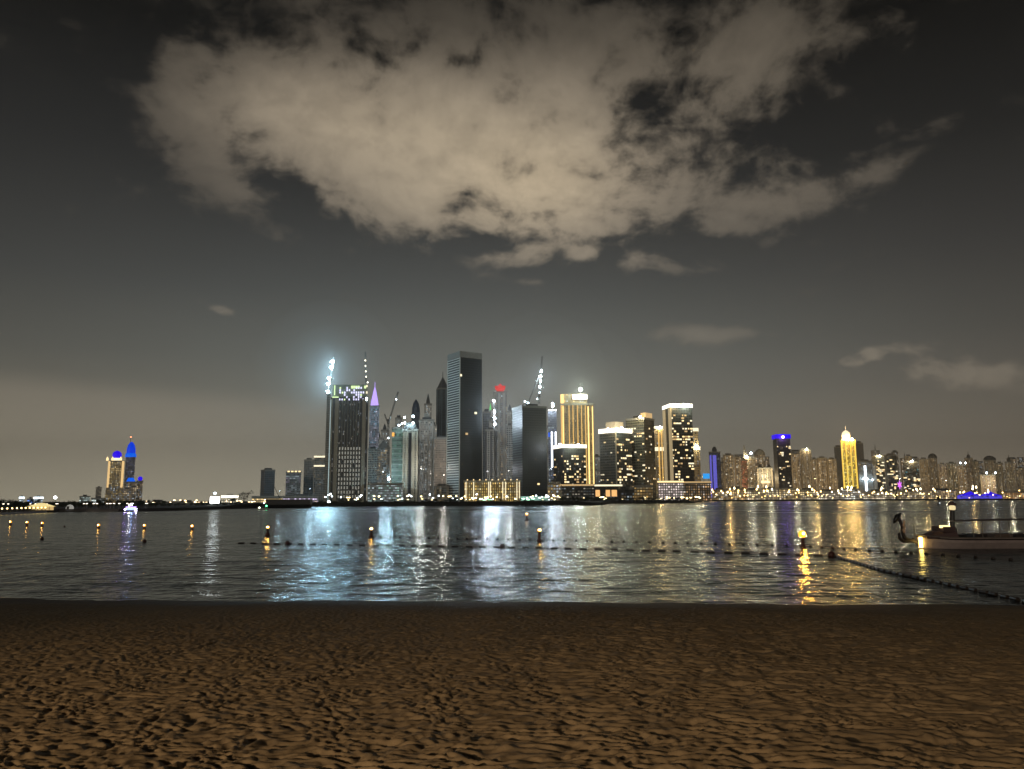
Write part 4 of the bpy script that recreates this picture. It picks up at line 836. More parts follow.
t = tower('hotel_wing', 'lower warm lit wing with a blue hipped roof below the blue crowned mast tower', 124.2, 136.0, 482, 1650, fac(wall=(.3, .25, .2), prob=1.0, cola=(1, .75, .45), st=.7), base=1.4, pent=0, cat='building')
MB().prism(scaled(t.poly, .8), t.zt + 1.1, t.zt + 9, scaled(t.poly, .45)).build('blue_roof', g_azure, t.root)
t = tower('hotel_wing', 'small warm lit tower with a little blue dome, rightmost of the blue topped group', 136.4, 142.6, 481, 1660, fac(wall=(.3, .24, .18), prob=1.0, cola=(1, .75, .45), st=.7), base=1.4, pent=0, cat='building')
MB().ball((0, 0, t.zt + 5), 4.8, 12, 8).build('small_dome', g_blue, t.root, smooth=True)
LB = [('office_building', 'small white lit block at far left, left of a blue lit building', 19.5, 24.0, 497.5, 1600, COOL, 1.6), ('office_building', 'small building with a blue light band at far left', 27.5, 33.5, 499.0, 1600, (.15, .35, 1), 1.6), ('office_building', 'bright white lit low building right of the small blue banded one', 34, 43, 497.6, 1580, COOL, 2.4),
      ('office_building', 'long greenish white lit building left of the golden dome tower', 79.6, 90, 496.4, 1750, (.75, .95, .9), 1.1), ('office_building', 'white lit annex between the long greenish building and the golden dome tower', 91.5, 105, 498.2, 1700, (.85, .97, .92), 1.0),
      ('water_tower', 'dim beige twin slab building behind the white annex at the left', 95.6, 101.4, 487.5, 2600, (1, .8, .5), .2),
      ('warehouse', 'low warm lit shed with many small lamps, centre of the left far shore', 172, 200, 503.0, 1100, WARM, .8), ('warehouse', 'low brownish hall between the domed group and the small lamp shed', 146, 170, 502.5, 1150, (1, .75, .5), .4),
      ('warehouse', 'flat building with bright cream roof lights left of the bare round tree', 221.5, 238, 496.4, 1300, (1, .9, .65), 1.6), ('warehouse', 'orange lit long low shed behind the black barge', 252, 282, 496.6, 1250, (1, .7, .3), 1.8), ('warehouse', 'lilac lit low shed below the warm dotted roof tower', 283, 318, 496.4, 1240, (.85, .7, 1), 1.0)]
for nm, lab, x0, x1, y, D, c, pr in LB:
    t = tower(nm if nm != 'water_tower' else 'office_building', lab, x0, x1, y, D, fac(wall=(.3, .3, .28), prob=pr * 1.5, fx=.8, fz=.6, cola=c, colb=c, st=1.3, dim=.12 * pr), cat='building', group='low buildings of the left shore', base=1.4, pent=.4)
    if 'bright' in lab or 'small white lit' in lab: band(t, t.zt - 2.5, t.zt + 1.4, glow('roof_glow', c, 3.0, False), .7)
# floodlit white screen
r = thing('floodlit_screen', 'dazzling white rectangular screen on the left far shore', 'screen', (at(214.4, 508, 700)[0], 700, 1.3))
MB().box(-3.9, 3.9, -.3, .3, 1.2, 7.0).build('panel', glow('screen_white', (.97, 1., .95), 26), r)
for s in (-3, 3): MB().tube((s, .6, -.2), (s, .6, 6.5), .15).build('leg', steel, r)
MB().tube((0, .6, 1), (0, .6, 9.6), .15).build('post', steel, r); MB().ball((-.3, .4, 10), .95, 8, 6).build('top_lamp', g_flood_s, r)

# ------------------------------------------------------------------ trees, bushes
leaf = plain('dark_foliage', (.045, .06, .03), .7, 0, .5, .8); bark = plain('bark', (.10, .075, .05), .9)
def make_tree(name, label, cat, group, h, spread, seed, palm=False, bare=False):
    r = random.Random(seed); root = thing(name, label, cat, (0, 0, 0), group)
    if palm:
        MB().path([(0, 0, -.2), (.06 * h, 0, h * .4), (.02 * h, 0, h * .86)], [.17, .13, .11], 7).build('trunk', bark, root)
        mb = MB(); c = (.02 * h, 0, h * .86)
        for k in range(18):
            a = k * 2.4; L = spread * r.uniform(.8, 1.1); up = r.uniform(-.1, .7); prev = None
            for i in range(6):
                s = i / 5; p = (c[0] + math.cos(a) * L * s, c[1] + math.sin(a) * L * s, c[2] + L * (up * s - .95 * s * s)); w = .32 * (1 - .8 * abs(s - .35))
                e = (-math.sin(a) * w, math.cos(a) * w)
                if prev: mb.face([(prev[0][0] + prev[1][0], prev[0][1] + prev[1][1], prev[0][2] - .12), prev[0], p, (p[0] + e[0], p[1] + e[1], p[2] - .12)]); mb.face([prev[0], (prev[0][0] - prev[1][0], prev[0][1] - prev[1][1], prev[0][2] - .12), (p[0] - e[0], p[1] - e[1], p[2] - .12), p])
                prev = (p, e)
        mb.build('fronds', leaf, root); return root
    mb = MB(); mb.path([(0, 0, -.2), (.05, .02, h * .3), (0, .1, h * .6)], [.05 * h, .035 * h, .02 * h], 6)
    tips = []
    for k in range(7):
        a = k * 2.4; q = (math.cos(a) * spread * .6, math.sin(a) * spread * .6, h * r.uniform(.55, .85)); mb.tube((0, 0, h * .3), q, .018 * h, .006 * h, 5); tips.append(q)
        if bare:
            for j in range(9): mb.tube(q, (q[0] + r.uniform(-1, 1) * spread * .5, q[1] + r.uniform(-1, 1) * spread * .5, q[2] + r.uniform(-.1, .25) * h), .008 * h, .003 * h, 4)
    mb.build('trunk', bark, root)
    mb = MB(); cl = [(r.gauss(0, spread * .42), r.gauss(0, spread * .42), h * r.uniform(.38, .9), r.uniform(.22, .42) * spread) for _ in range(13)]
    for k in range(110 if bare else 420):
        x, y, z, s = r.choice(cl); v = mathutils.Vector((r.gauss(0, 1), r.gauss(0, 1), r.gauss(0, .8))).normalized() * s * r.random() ** .4
        p = mathutils.Vector((x, y, z)) + v; e = mathutils.Vector((r.gauss(0, 1), r.gauss(0, 1), r.gauss(0, 1))).normalized() * h * .045; g = e.orthogonal() * r.uniform(.5, .9)
        mb.face([p - e, p - g, p + e, p + g])
    mb.build('crown', leaf, root); return root

def scatter(protos, n, px0, px1, Df, s0, s1, z, seed, near=0):
    r = random.Random(seed); out = []
    for i in range(n):
        px = px0 + (px1 - px0) * (i + r.uniform(.1, .9)) / n; D = Df(px) + r.uniform(0, near); p = at(px, 500, D)
        src = protos[i % len(protos)]
        o = copy_tree(src) if i >= len(protos) else src
        s = r.uniform(s0, s1); o.location = (p[0], D, z); o.scale = (s, s, s); o.rotation_euler = (0, 0, r.uniform(0, 6.28)); out.append(o)
    return out
G = 'trees of the left shore'; lab = 'low dark tree in the unlit treeline along the left far shore'
scatter([make_tree('shore_tree', lab, 'tree', G, 4.0, 2.8, 1), make_tree('shore_tree', lab, 'tree', G, 3.4, 3.1, 2), make_tree('shore_tree', lab, 'tree', G, 4.4, 2.4, 3)], 54, -10, 158, lambda p: 356 + max(0, p - 100) * .8, .62, 1.05, 1.25, 5, 25)
G = 'palms of the left shore'; lab = 'small dark palm sticking out of the treeline on the left far shore'
scatter([make_tree('palm_tree', lab, 'palm', G, 4.6, 1.8, 4, True)], 9, 4, 205, lambda p: 362 + max(0, p - 100) * 1.0, .7, .95, 1.25, 6, 15)
G = 'bushes right of the left shore'; lab = 'low dark bush between the domed towers and the white screen'
scatter([make_tree('shore_bush', lab, 'bush', G, 3.0, 2.8, 7), make_tree('shore_bush', lab, 'bush', G, 2.6, 2.4, 8)], 24, 150, 262, lambda p: 430 + max(0, p - 170) * 1.6, .7, 1.05, 1.2, 8, 30)
G = 'bushes on the breakwater'; lab = 'small black bush on the breakwater below the central towers'
scatter([make_tree('breakwater_bush', lab, 'bush', G, 2.6, 2.2, 9), make_tree('breakwater_bush', lab, 'bush', G, 2.2, 2.6, 10), make_tree('breakwater_bush', lab, 'bush', G, 3.0, 1.6, 11)], 84, 300, 596, lambda p: 609, .6, 1.05, 2.7, 9, 6)
G = 'trees of the right bank'; lab = 'dark tree on the bank below the yellow windowed towers'
scatter([make_tree('bank_tree', lab, 'tree', G, 6.0, 4.0, 12), make_tree('bank_tree', lab, 'tree', G, 5.2, 4.4, 13)], 34, 560, 694, lambda p: 852 if p > 598 else 650, .55, .95, 2.2, 10, 12)
G = 'palms of the right promenade'; lab = 'small dark palm among the lamps of the right hand promenade'
scatter([make_tree('promenade_palm', lab, 'palm', G, 8.5, 3.2, 14, True)], 40, 704, 1024, lambda p: 1440, .7, 1.1, 2.2, 11, 14)
o = make_tree('bare_tree', 'wide bare grey tree left of the black barge', 'tree', None, 16, 10.5, 15, bare=True); p = at(244, 500, 1050); o.location = (p[0], 1050, 1.4)
o = make_tree('bare_tree', 'small round tree just left of the wide bare tree', 'tree', None, 9, 6.5, 16); p = at(232.5, 500, 1060); o.location = (p[0], 1060, 1.4)

# ------------------------------------------------------------------ street lamps and shore lights
def make_lamp(label, group, mat, h=9.0, r=.95, name='street_lamp', arm=True):
    root = thing(name, label, 'street lamp', (0, 0, 0), group)
    mb = MB().tube((0, 0, 0), (0, 0, h), .16, .09, 6)
    if arm: mb.tube((-.9, 0, h - .1), (.9, 0, h - .1), .08, n=5)
    mb.build('pole', steel, root)
    MB().lathe([(0, h - r * .2), (r * .8, h - .1), (r, h + r * .5), (r * .6, h + r * 1.2), (0, h + r * 1.35)], (0, 0, 0), 8).build('lamp_head', mat, root, smooth=True)
    return root
def lamps(proto, spots, z, D, jit=0, s=1.0, seed=1):
    r = random.Random(seed)
    for i, (px, py) in enumerate(spots):
        o = proto if i == 0 else copy_tree(proto); d = D(px) + r.uniform(-jit, jit); p = at(px, py, d)
        o.location = (p[0], d, z); hh = max(.25, (p[2] - z) / 9.0); o.scale = (s * r.uniform(.8, 1.2),) * 2 + (hh,)
r = random.Random(31)
lw = glow('lamp_warm', (1, .80, .46), 9); lg = glow('lamp_gold', (1, .62, .2), 12); lc = glow('lamp_cold', (.85, .95, 1.), 12); lgr = glow('lamp_green', (.4, .95, .55), 10)
l_y = glow('lamp_yellow', (1, .80, .38), 9)
lamps(make_lamp('warm street lamp among the many along the right hand promenade', 'warm lamps of the right promenade', lg, r=1.05), [(r.uniform(700, 1022), r.uniform(489.5, 498)) for _ in range(95)], 2.2, lambda p: 1455, 20, seed=2)
lamps(make_lamp('white street lamp among the warm ones along the right hand promenade', 'white lamps of the right promenade', lw, r=1.25), [(r.uniform(716, 1015), r.uniform(487, 495)) for _ in range(42)], 2.2, lambda p: 1470, 12, seed=3)
lamps(make_lamp('warm lamp behind the breakwater at the foot of the central towers', 'warm lamps at the central waterfront', l_y, r=1.1), [(r.uniform(330, 592), r.uniform(496, 500.5)) for _ in range(46)], 2.2, lambda p: 960, 20, seed=4)
lamps(make_lamp('white lamp behind the breakwater at the foot of the central towers', 'white lamps at the central waterfront', lc, r=1.0), [(r.uniform(322, 560), r.uniform(494, 500)) for _ in range(34)], 2.2, lambda p: 970, 20, seed=5)
lamps(make_lamp('green tinted lamp at the foot of the golden hotel block', 'green lamps at the golden hotel', lgr, r=2.0), [(481, 499.3), (484, 500), (487, 499), (490, 500), (523, 499), (528, 500), (533, 499)], 2.2, lambda p: 950, 5, seed=6)
lamps(make_lamp('yellow lamp along the bank below the yellow windowed towers', 'lamps of the right bank', l_y, r=1.3), [(r.uniform(655, 702), r.uniform(497, 499.5)) for _ in range(22)] + [(r.uniform(598, 655), r.uniform(497, 501)) for _ in range(8)], 2.2, lambda p: 890, 8, seed=7)
lamps(make_lamp('small pale lamp among the trees of the left far shore', 'lamps of the left shore', glow('lamp_left', (1, .86, .66), 6), r=.42), [(r.uniform(0, 160), r.uniform(504.5, 509)) for _ in range(26)], 1.3, lambda p: 350, 3, seed=8)
lamps(make_lamp('warm lamp on the left far shore between the domed towers and the barge', 'lamps right of the domed towers', glow('lamp_left_warm', (1, .72, .4), 9), r=.8), [(r.uniform(140, 318), r.uniform(500, 504.5)) for _ in range(40)], 1.3, lambda p: 640, 20, seed=9)
fl = thing('floodlight_mast', 'dazzling cold floodlight at the foot of the lilac topped tower', 'floodlight', (at(329, 503, 640)[0], 640, 2.2))
MB().tube((0, 0, 0), (0, 0, 2.2), .2).build('pole', steel, fl); MB().ball((0, -.3, 1.2), .8).build('lamp_head', glow('base_flood', (.85, 1., .98), 600), fl)
fl = thing('floodlight_mast', 'single white floodlight above the treeline at the far left', 'floodlight', (at(55, 503, 900)[0], 900, 1.3))
MB().tube((0, 0, 0), (0, 0, 7.5), .2).build('pole', steel, fl); MB().ball((0, -.3, 8), 1.5).build('lamp_head', glow('left_flood', (.95, 1., .95), 30), fl)
# the lit spit at the far left, a row of lamps on a low jetty
a = at(-14, 500, 262); b = at(20, 500, 300); c = at(46, 500, 322)
jt = MB(); pts = [(a[0] - 30, 240), (a[0], 262), (b[0], 300), (c[0], 322)]
for (x0, y0), (x1, y1) in zip(pts[:-1], pts[1:]): jt.prism([(x0, y0 - 1.2), (x1, y1 - 1.2), (x1, y1 + 1.2), (x0, y0 + 1.2)], -.5, .75)
tag(jt.build('jetty', concrete), 'low concrete jetty with a row of small golden lamps at the far left', 'jetty')
pj = make_lamp('small golden bollard lamp on the jetty at the far left', 'bollard lamps of the jetty', glow('bollard_gold', (1, .66, .22), 9), h=1.3, r=.26, name='bollard_lamp', arm=False)
for i in range(14):
    t_ = i / 13 * 2; j = min(1, int(t_)); f = t_ - j; P = (pts[1], pts[2], pts[3]); x = P[j][0] * (1 - f) + P[j + 1][0] * f; y = P[j][1] * (1 - f) + P[j + 1][1] * f
    o = pj if i == 0 else copy_tree(pj); o.location = (x, y, .75)
r_ = thing('beach_pavilion', 'flat golden lit pavilion at the end of the left jetty', 'pavilion', (at(41, 510, 330)[0], 330, 1.0))
MB().prism([(-5, -2), (5, -2), (5, 2), (-5, 2)], 1.5, 3.0, [(-1, -.3), (1, -.3), (1, .3), (-1, .3)]).build('roof', glow('pavilion_gold', (1, .8, .35), .9, False), r_)
for s in (-4.4, -1.5, 1.5, 4.4): MB().tube((s, -1.6, 0), (s, -1.6, 1.5), .12).build('post', beige, r_)
MB().box(-4.6, 4.6, 1.0, 1.2, 0, 1.5).build('back_wall', glow('pavilion_wall', (1, .7, .3), .5, False), r_)

# ------------------------------------------------------------------ vessels far off
hull_m = plain('black_hull', (.012, .012, .013), .5)
def hull(mb, L, B, h, bow=.25, n=18, z0=-.3, sheer=.0):
    """hull along x from -L/2 (stern) to L/2 (bow)"""
    st = []
    for i in range(n + 1):
        s = i / n; x = -L / 2 + L * s; w = B / 2 * (1 if s < 1 - bow else math.cos((s - 1 + bow) / bow * math.pi / 2) ** .7 + .015) * (1 if s > .08 else .8 + 2.5 * s)
        zt = h + sheer * ((s - .4) ** 2) * 4; zk = z0 + (.5 * h) * max(0, (s - .88) / .12) ** 2
        st.append([(x, -w, zt), (x, -w * .86, h * .35), (x, -w * .45, zk), (x, w * .45, zk), (x, w * .86, h * .35), (x, w, zt)])
    for a, b in zip(st[:-1], st[1:]):
        for k in range(5): mb.face([a[k], b[k], b[k + 1], a[k + 1]])
        mb.face([a[5], b[5], b[0], a[0]])
    mb.face(st[0][::-1]); mb.face(st[-1]); return mb
D = 505; p = at(289, 509, D); root = thing('work_barge', 'long black work barge with a thin slanting crane boom, left of the lilac topped tower', 'barge', (p[0], D, 0))
hull(MB(), 30.5, 9, 2.1, .06).build('hull', hull_m, root)
MB().box(-14.2, 14, -3.4, 3.4, 2.12, 5.4).build('deck_cargo', hull_m, root)
MB().box(-15.2, -13.5, -3, 3, 2.12, 3.6).build('bollard_house', hull_m, root)
MB().tube((-5.5, -1, 5.4), at(273.5, 484, D)[0] - p[0] and (at(273.5, 484, D)[0] - p[0], -1, at(273.5, 484, D)[2]), .22, .14, 5).build('boom', hull_m, root)
D = 400; p = at(262.5, 512, D); root = thing('motor_boat', 'small motor boat with green and white lights beside the barge', 'boat', (p[0], D, 0), rz=math.pi)
hull(MB(), 5.6, 2, .8, .5).build('hull', plain('white_hull', (.6, .6, .58)), root)
MB().prism([(-1.6, -.8), (1, -.8), (1, .8), (-1.6, .8)], .82, 2.1, [(-1.4, -.7), (.4, -.7), (.4, .7), (-1.4, .7)]).build('cabin', plain('dark_cabin', (.05, .06, .05)), root)
MB().tube((-.6, 0, 2.1), (-.6, 0, 3.4), .05).build('mast', steel, root); lamp_part(root, (-.6, 0, 3.5), .32, glow('nav_white', (1, 1, .8), 9), 'mast_lamp')
lamp_part(root, (-1.7, -.7, 2.0), .34, glow('nav_green', (.1, 1, .35), 14), 'green_lamp'); lamp_part(root, (1.9, -.6, 1.0), .4, glow('nav_cream', (.9, 1, .7), 9), 'bow_lamp')
D = 330; p = at(131, 513, D); root = thing('party_boat', 'party boat strung with violet and blue lights on the left water', 'boat', (p[0], D, 0))
hull(MB(), 5.2, 2.0, .9, .4).build('hull', plain('pale_hull', (.5, .5, .55)), root)
MB().box(-1.8, 1.4, -.8, .8, .95, 2.0).build('cabin', glow('cabin_blue', (.3, .4, 1.), 2.4), root)
MB().box(-2.0, 1.7, -.95, .95, 2.1, 2.25).build('canopy', glow('canopy_violet', (.6, .35, 1.), 4.0), root)
for x in (-1.9, 1.6):
    MB().tube((x, -.85, .9), (x, -.85, 2.1), .05).build('canopy_post', steel, root)
for k, (x, z) in enumerate([(-2.3, 1.2), (-.6, 2.9), (.4, 3.3), (2.3, 1.1)]):
    lamp_part(root, (x, -.6, z), .26, glow('party_%s' % 'abcd'[k], [(.5, .3, 1.), (1, .9, .8), (.3, .5, 1.), (.8, .7, 1.)][k], 190), 'party_lamp')
MB().tube((.1, -.6, 2.2), (.1, -.6, 3.2), .04).build('mast', steel, root)
# white dome tent on the left shore
root = thing('dome_tent', 'small pale dome tent on the left far shore', 'tent', (at(69.5, 512, 346)[0], 346, 1.3))
MB().lathe([(1.6, 0), (1.5, .9), (1.0, 1.6), (0, 2.0)], (0, 0, 0), 12).build('shell', glow('tent_glow', (.8, .78, .7), .35, False), root); MB().box(-.5, .5, -1.72, -1.3, 0, 1.2).build('doorway', black, root)

# ------------------------------------------------------------------ buoys and float lines
float_m = plain('float_plastic', (.03, .022, .02), .45); rope_m = plain('rope', (.09, .08, .07), .9); buoy_m = plain('red_buoy', (.06, .014, .01), .5)
g_buoy = glow('buoy_bulb', (1, .50, .10), 500); g_buoyb = glow('buoy_bulb_bright', (1, .40, .05), 800); g_buoyd = glow('buoy_bulb_far', (1, .55, .14), 90); g_lens = glow('buoy_lens_amber', (1, .38, .03), 2.0)
def marker(label, px, py_lamp, py_base, mat, lr, k=1.0):
    p = on_water(px, py_base); D = p[1]; hz = at(px, py_lamp, D)[2]
    root = thing('marker_buoy', label, 'buoy', p, 'lit marker buoys'); w = D / F
    w = max(.26, min(.46, w * 2.4 * k))
    MB().lathe([(0, -.25), (w * .8, -.2), (w, 0), (w, .16), (w * .55, .34), (.17, .5)], (0, 0, 0), 16).build('float_collar', buoy_m, root, smooth=True)
    MB().lathe([(.17, .48), (.13, hz - lr * .8), (.19, hz - lr * .75), (.19, hz - lr * .6)], (0, 0, 0), 10).build('post', buoy_m, root)
    lr *= 1.25
    ln = MB().lathe([(lr * .5, hz - lr * .8), (lr, hz - lr * .4), (lr, hz + lr * .5), (lr * .4, hz + lr), (0, hz + lr * 1.05)], (0, 0, 0), 12).build('lamp', g_lens, root, smooth=True)
    MB().ball((0, -lr * .9, hz + lr * .3), lr * .28, 10, 6).build('bulb', mat, ln, smooth=True)
marker('marker buoy with the strongest orange lamp, nearest one at right', 803, 534.5, 547, g_buoyb, .27)
marker('slim marker buoy with a yellow lamp below the white rimmed black tower', 539.5, 530.5, 541.5, g_buoy, .15)
marker('farthest marker buoy with a small cream lamp below the ribbed black tower', 526.8, 514.2, 520.5, glow('buoy_cream', (1, .85, .5), 22), .24)
marker('marker buoy with a yellow lamp below the unlit gap right of the lilac topped tower', 371.3, 529, 537.8, g_buoy, .14)
marker('marker buoy with a yellow lamp below the barge', 267.6, 527.5, 535.8, g_buoy, .14)
for px, py, lab in ((192, 526.3, 'below the white screen'), (144.3, 525.6, 'above the small black ball buoy'), (98.4, 525.2, 'below the golden dome tower'), (42, 523.2, 'rightmost of the three at far left'), (26.9, 522.4, 'middle one of the three at far left'), (10.3, 521.9, 'leftmost of the three at far left')):
    marker('low float with small amber lamp, ' + lab, px, py, py + 3.5, g_buoyd, .17, .6)
def ball_buoy(px, py, rpx, label):
    p = on_water(px, py + rpx * .55); r = rpx * p[1] / F
    root = thing('ball_buoy', label, 'buoy', p, 'dark ball buoys')
    MB().ball((0, 0, r * .45), r, 16, 10).build('ball', buoy_m, root, smooth=True); MB().lathe([(r * .12, r * 1.4), (r * .2, r * 1.5), (r * .12, r * 1.62), (0, r * 1.62)], (0, 0, 0), 8).build('lifting_eye', black, root)
    return p
bA = ball_buoy(831.5, 554.5, 3.6, 'largest dark ball buoy where two float lines meet at right'); bB = ball_buoy(502.3, 546, 2.5, 'dark ball buoy on the near float line left of the yellow lamp buoy')
bC = ball_buoy(287.5, 543, 2.4, 'dark ball buoy on the near float line right of the barge lamp buoy'); ball_buoy(144.5, 541, 1.9, 'small black ball buoy on the left water'); ball_buoy(42, 538.5, 1.7, 'smallest black ball buoy at the far left'); ball_buoy(64.5, 526.5, .9, 'tiny black ball buoy between the amber lamps at far left')

def float_line(label, pxs, spacing, flen, fr, sag=.06, seed=1, gap=()):
    P = [mathutils.Vector(on_water(*q)) for q in pxs]; r = random.Random(seed)
    seg = [(b - a).length for a, b in zip(P[:-1], P[1:])]; tot = sum(seg)
    def pt(s):
        for (a, b), l in zip(zip(P[:-1], P[1:]), seg):
            if s <= l: return a.lerp(b, s / l), (b - a).normalized()
            s -= l
        return P[-1], (P[-1] - P[-2]).normalized()
    root = thing('float_line', label, 'float line', tuple(P[0]), 'floating swim lines')
    n = int(tot / spacing); rp = [pt(i * tot / (n * 2))[0] - P[0] + mathutils.Vector((0, r.uniform(-.05, .05), .03)) for i in range(n * 2 + 1)]
    MB().path(rp, .012, 5).build('rope', rope_m, root)
    me = None
    for i in range(min(n, 99)):
        c, d = pt((i + .5) * tot / n + r.uniform(-.06, .06) * spacing)
        if me is None:
            o = MB().path([(-flen / 2, 0, 0), (-flen / 2 + fr * .5, 0, 0), (flen / 2 - fr * .5, 0, 0), (flen / 2, 0, 0)], [fr * .45, fr, fr, fr * .45], 10).build('float', float_m, root); me = o.data
        else: o = bpy.data.objects.new('float', me); COL.objects.link(o); o.parent = root
        o.location = c - P[0] + mathutils.Vector((0, 0, .05)); o.rotation_euler = (0, r.uniform(-.03, .03), math.atan2(d.y, d.x) + r.uniform(-.1, .1))
float_line('near line of long dark floats across the middle water', [(236, 543.4), (287, 544.2), (440, 546.4), (502, 547.4), (625, 550.2), (760, 553.8), (829, 556)], 1.42, .74, .085)
float_line('far line of small round floats across the middle water', [(376, 537), (430, 537.9), (479, 539.2), (625, 542.1), (798, 545.6), (880, 551.6), (962, 557), (1040, 562.5)], 1.36, .30, .13, seed=2)
float_line('thick float line running from the largest ball buoy to the lower right', [(834, 556.5), (856, 563), (880, 570.6), (940, 583.4), (1020, 601), (1080, 616)], .86, .62, .095, seed=3)
# small distant channel marker
root = thing('channel_marker', 'small dark channel marker on the far right water above the moored boat', 'marker', (at(939, 503.5, 520)[0], 520, 0))
MB().lathe([(0, -.3), (1.1, -.2), (1.1, .5), (.5, .8), (.3, 3.4), (.9, 3.5), (.9, 4.6), (0, 5.4)], (0, 0, 0), 8).build('body', hull_m, root); lamp_part(root, (0, -1.0, 1.2), .35, glow('marker_white', (.9, .95, 1), 1.5, False), 'lamp')

# ------------------------------------------------------------------ moored wooden boat at the right
D = 71.5; q0 = at(918, 547, D); X0 = q0[0]
root = thing('wooden_boat', 'long low wooden passenger boat moored at the right with a lamp topped black mast', 'boat', (X0, D, 0))
pu = D / F
hw = plain('mauve_hull_paint', (.42, .34, .33), .5, 0, .25, 2.0); hd = plain('dark_wale', (.025, .018, .018), .6); deck = plain('worn_deck', (.12, .085, .07), .7); rail_m = plain('dull_rail', (.16, .14, .12), .5)
bx = lambda px, py, d=0: tuple(v for v in ((at(px, py, D + d)[0] - X0), d, at(px, py, D + d)[2]))
# hull: stations along x (bow at left), open boat
Lh = 18.0; st = []; n = 40
for i in range(n + 1):
    s = i / n; x = Lh * s; w = 1.75 * min(1, (s * 5.2 + .02)) ** .6 * (1 if s < .8 else 1 - (s - .8) * 1.6)
    zt = 1.02 + .22 * max(0, (.18 - s) / .18) ** 2 + .35 * max(0, (s - .7) / .3) ** 2; zk = -.35 + .4 * max(0, (.1 - s) / .1)
    st.append([(x - .15 * (1 - min(1, s * 8)), -w, zt), (x, -w * .93, zt * .55), (x, -w * .72, .02), (x, -w * .2, zk), (x, w * .2, zk), (x, w * .72, .02), (x, w * .93, zt * .55), (x, w, zt)])
mb = MB()
for a, b in zip(st[:-1], st[1:]):
    for k in range(7): mb.face([a[k], b[k], b[k + 1], a[k + 1]])
    ia = [(a[0][0], a[0][1] + .1, a[0][2]), (a[7][0], a[7][1] - .1, a[7][2])]; ib = [(b[0][0], b[0][1] + .1, b[0][2]), (b[7][0], b[7][1] - .1, b[7][2])]
mb.face(st[0][::-1]); mb.face(st[-1]); mb.build('hull', hw, root, smooth=False)
for k, s in ((0, -1), (7, 1)):
    MB().path([(a[k][0], a[k][1] + .02 * s, a[k][2] - .02) for a in st], .055, 6).build('gunwale', rail_m, root)
    MB().path([(a[k][0], a[k][1] + .01 * s, a[k][2] - .17) for a in st], .06, 6).build('rubbing_strake', hd, root)
mb = MB()
for a, b in zip(st[1:-1], st[2:]): mb.face([(a[0][0], a[0][1] + .12, .8), (b[0][0], b[0][1] + .12, .8), (b[7][0], b[7][1] - .12, .8), (a[7][0], a[7][1] - .12, .8)])
mb.build('deck', deck, root)
for x, w in ((4.7, 1.0), (6.4, 1.6), (8.3, .5), (9.3, 1.4)): MB().box(x, x + w, -1.1, 1.1, .84, 1.28).build('bench', hd if w != 1.6 else deck, root)
# stern fittings beyond
MB().box(13.8, 16.2, -1.1, 1.1, .84, 1.9).build('stern_house', hw, root)
# sloping foredeck cover
MB().prism([(.4, -.9), (3.1, -1.35), (3.1, 1.35), (.4, .9)], .9, 1.05).prism([(.4, -.75), (3.1, -1.25), (3.1, 1.25), (.4, .75)], 1.05, 1.5, [(1.6, -.5), (3.0, -1.1), (3.0, 1.1), (1.6, .5)]).build('foredeck_cover', plain('maroon_cover', (.10, .06, .06), .7), root)
MB().box(1.9, 3.0, -1.0, 1.0, 1.5, 1.95).build('raised_hatch', plain('maroon_hatch', (.09, .055, .055), .7), root)
# prow
pr = lambda px, py: (at(px, py, D)[0] - X0, 0, at(px, py, D)[2])
MB().path([pr(919, 545), pr(915, 541.5), pr(909, 540.5), pr(904.5, 538), pr(902.5, 532), pr(902, 526), pr(899.5, 520), pr(896.5, 516)], [.14, .17, .2, .19, .15, .13, .15, .12], 10).build('stem_post', hd, root, smooth=True)
MB().path([pr(901, 513.5), pr(897.5, 516.5), pr(895, 520.5), pr(893.6, 523.5)], [.06, .24, .20, .05], 8).build('carved_head', black, root, smooth=True)
mb = MB()
for k in range(8):
    c = pr(902.5 + .6 * math.sin(k * 1.9), 521.5 + k * 1.45); mb.ball((c[0] + .05, -.16, c[2]), .105, 8, 6)
mb.build('garland', plain('faded_cloth', (.40, .27, .2), .8, 0, .7, 6), root)
MB().path([pr(899, 533), pr(899.5, 538), pr(903, 541), pr(909, 541.3), pr(914, 538.5)], [.10, .16, .19, .17, .1], 10).build('tyre_fender', rubber, root, smooth=True)
a = pr(917.4, 540); MB().box(a[0] - .13, a[0] + .13, -.62, -.5, .12, 1.02).build('lit_bow_panel', glow('bow_panel_light', (1, .68, .16), 13), root)
a = pr(940, 526.3); MB().box(a[0] - .42, a[0] + .42, -.9, -.66, a[2] - .11, a[2] + .11).build('cabin_lamp', glow('cabin_lamp_light', (1, .72, .28), 2.6), root)
MB().tube((a[0] - .3, -.78, 1.9), (a[0] - .3, -.78, a[2] - .1), .03).tube((a[0] + .3, -.78, 1.9), (a[0] + .3, -.78, a[2] - .1), .03).build('lamp_bracket', rail_m, root)
a = pr(949.6, 537); b = pr(949.3, 510)
MB().tube((a[0] - .05, -.5, .85), (b[0] - .02, -.5, b[2]), .23, .2, 8).build('mast', black, root)
MB().tube((a[0] + .38, -.4, .85), (b[0] + .22, -.45, b[2] - 1.6), .12, .08, 8).build('mast_stay', black, root)
MB().lathe([(.12, 0), (.27, .08), (.27, .36), (.16, .44), (0, .44)], (b[0], -.5, b[2] - .02), 12).build('mast_lamp', glow('mast_lamp_light', (1, .80, .42), .85), root)
MB().lathe([(.4, 0), (.32, .16), (.12, .3), (0, .32)], (b[0], -.5, b[2] + .44), 12).build('lamp_cap', plain('brown_cap', (.14, .08, .07)), root)
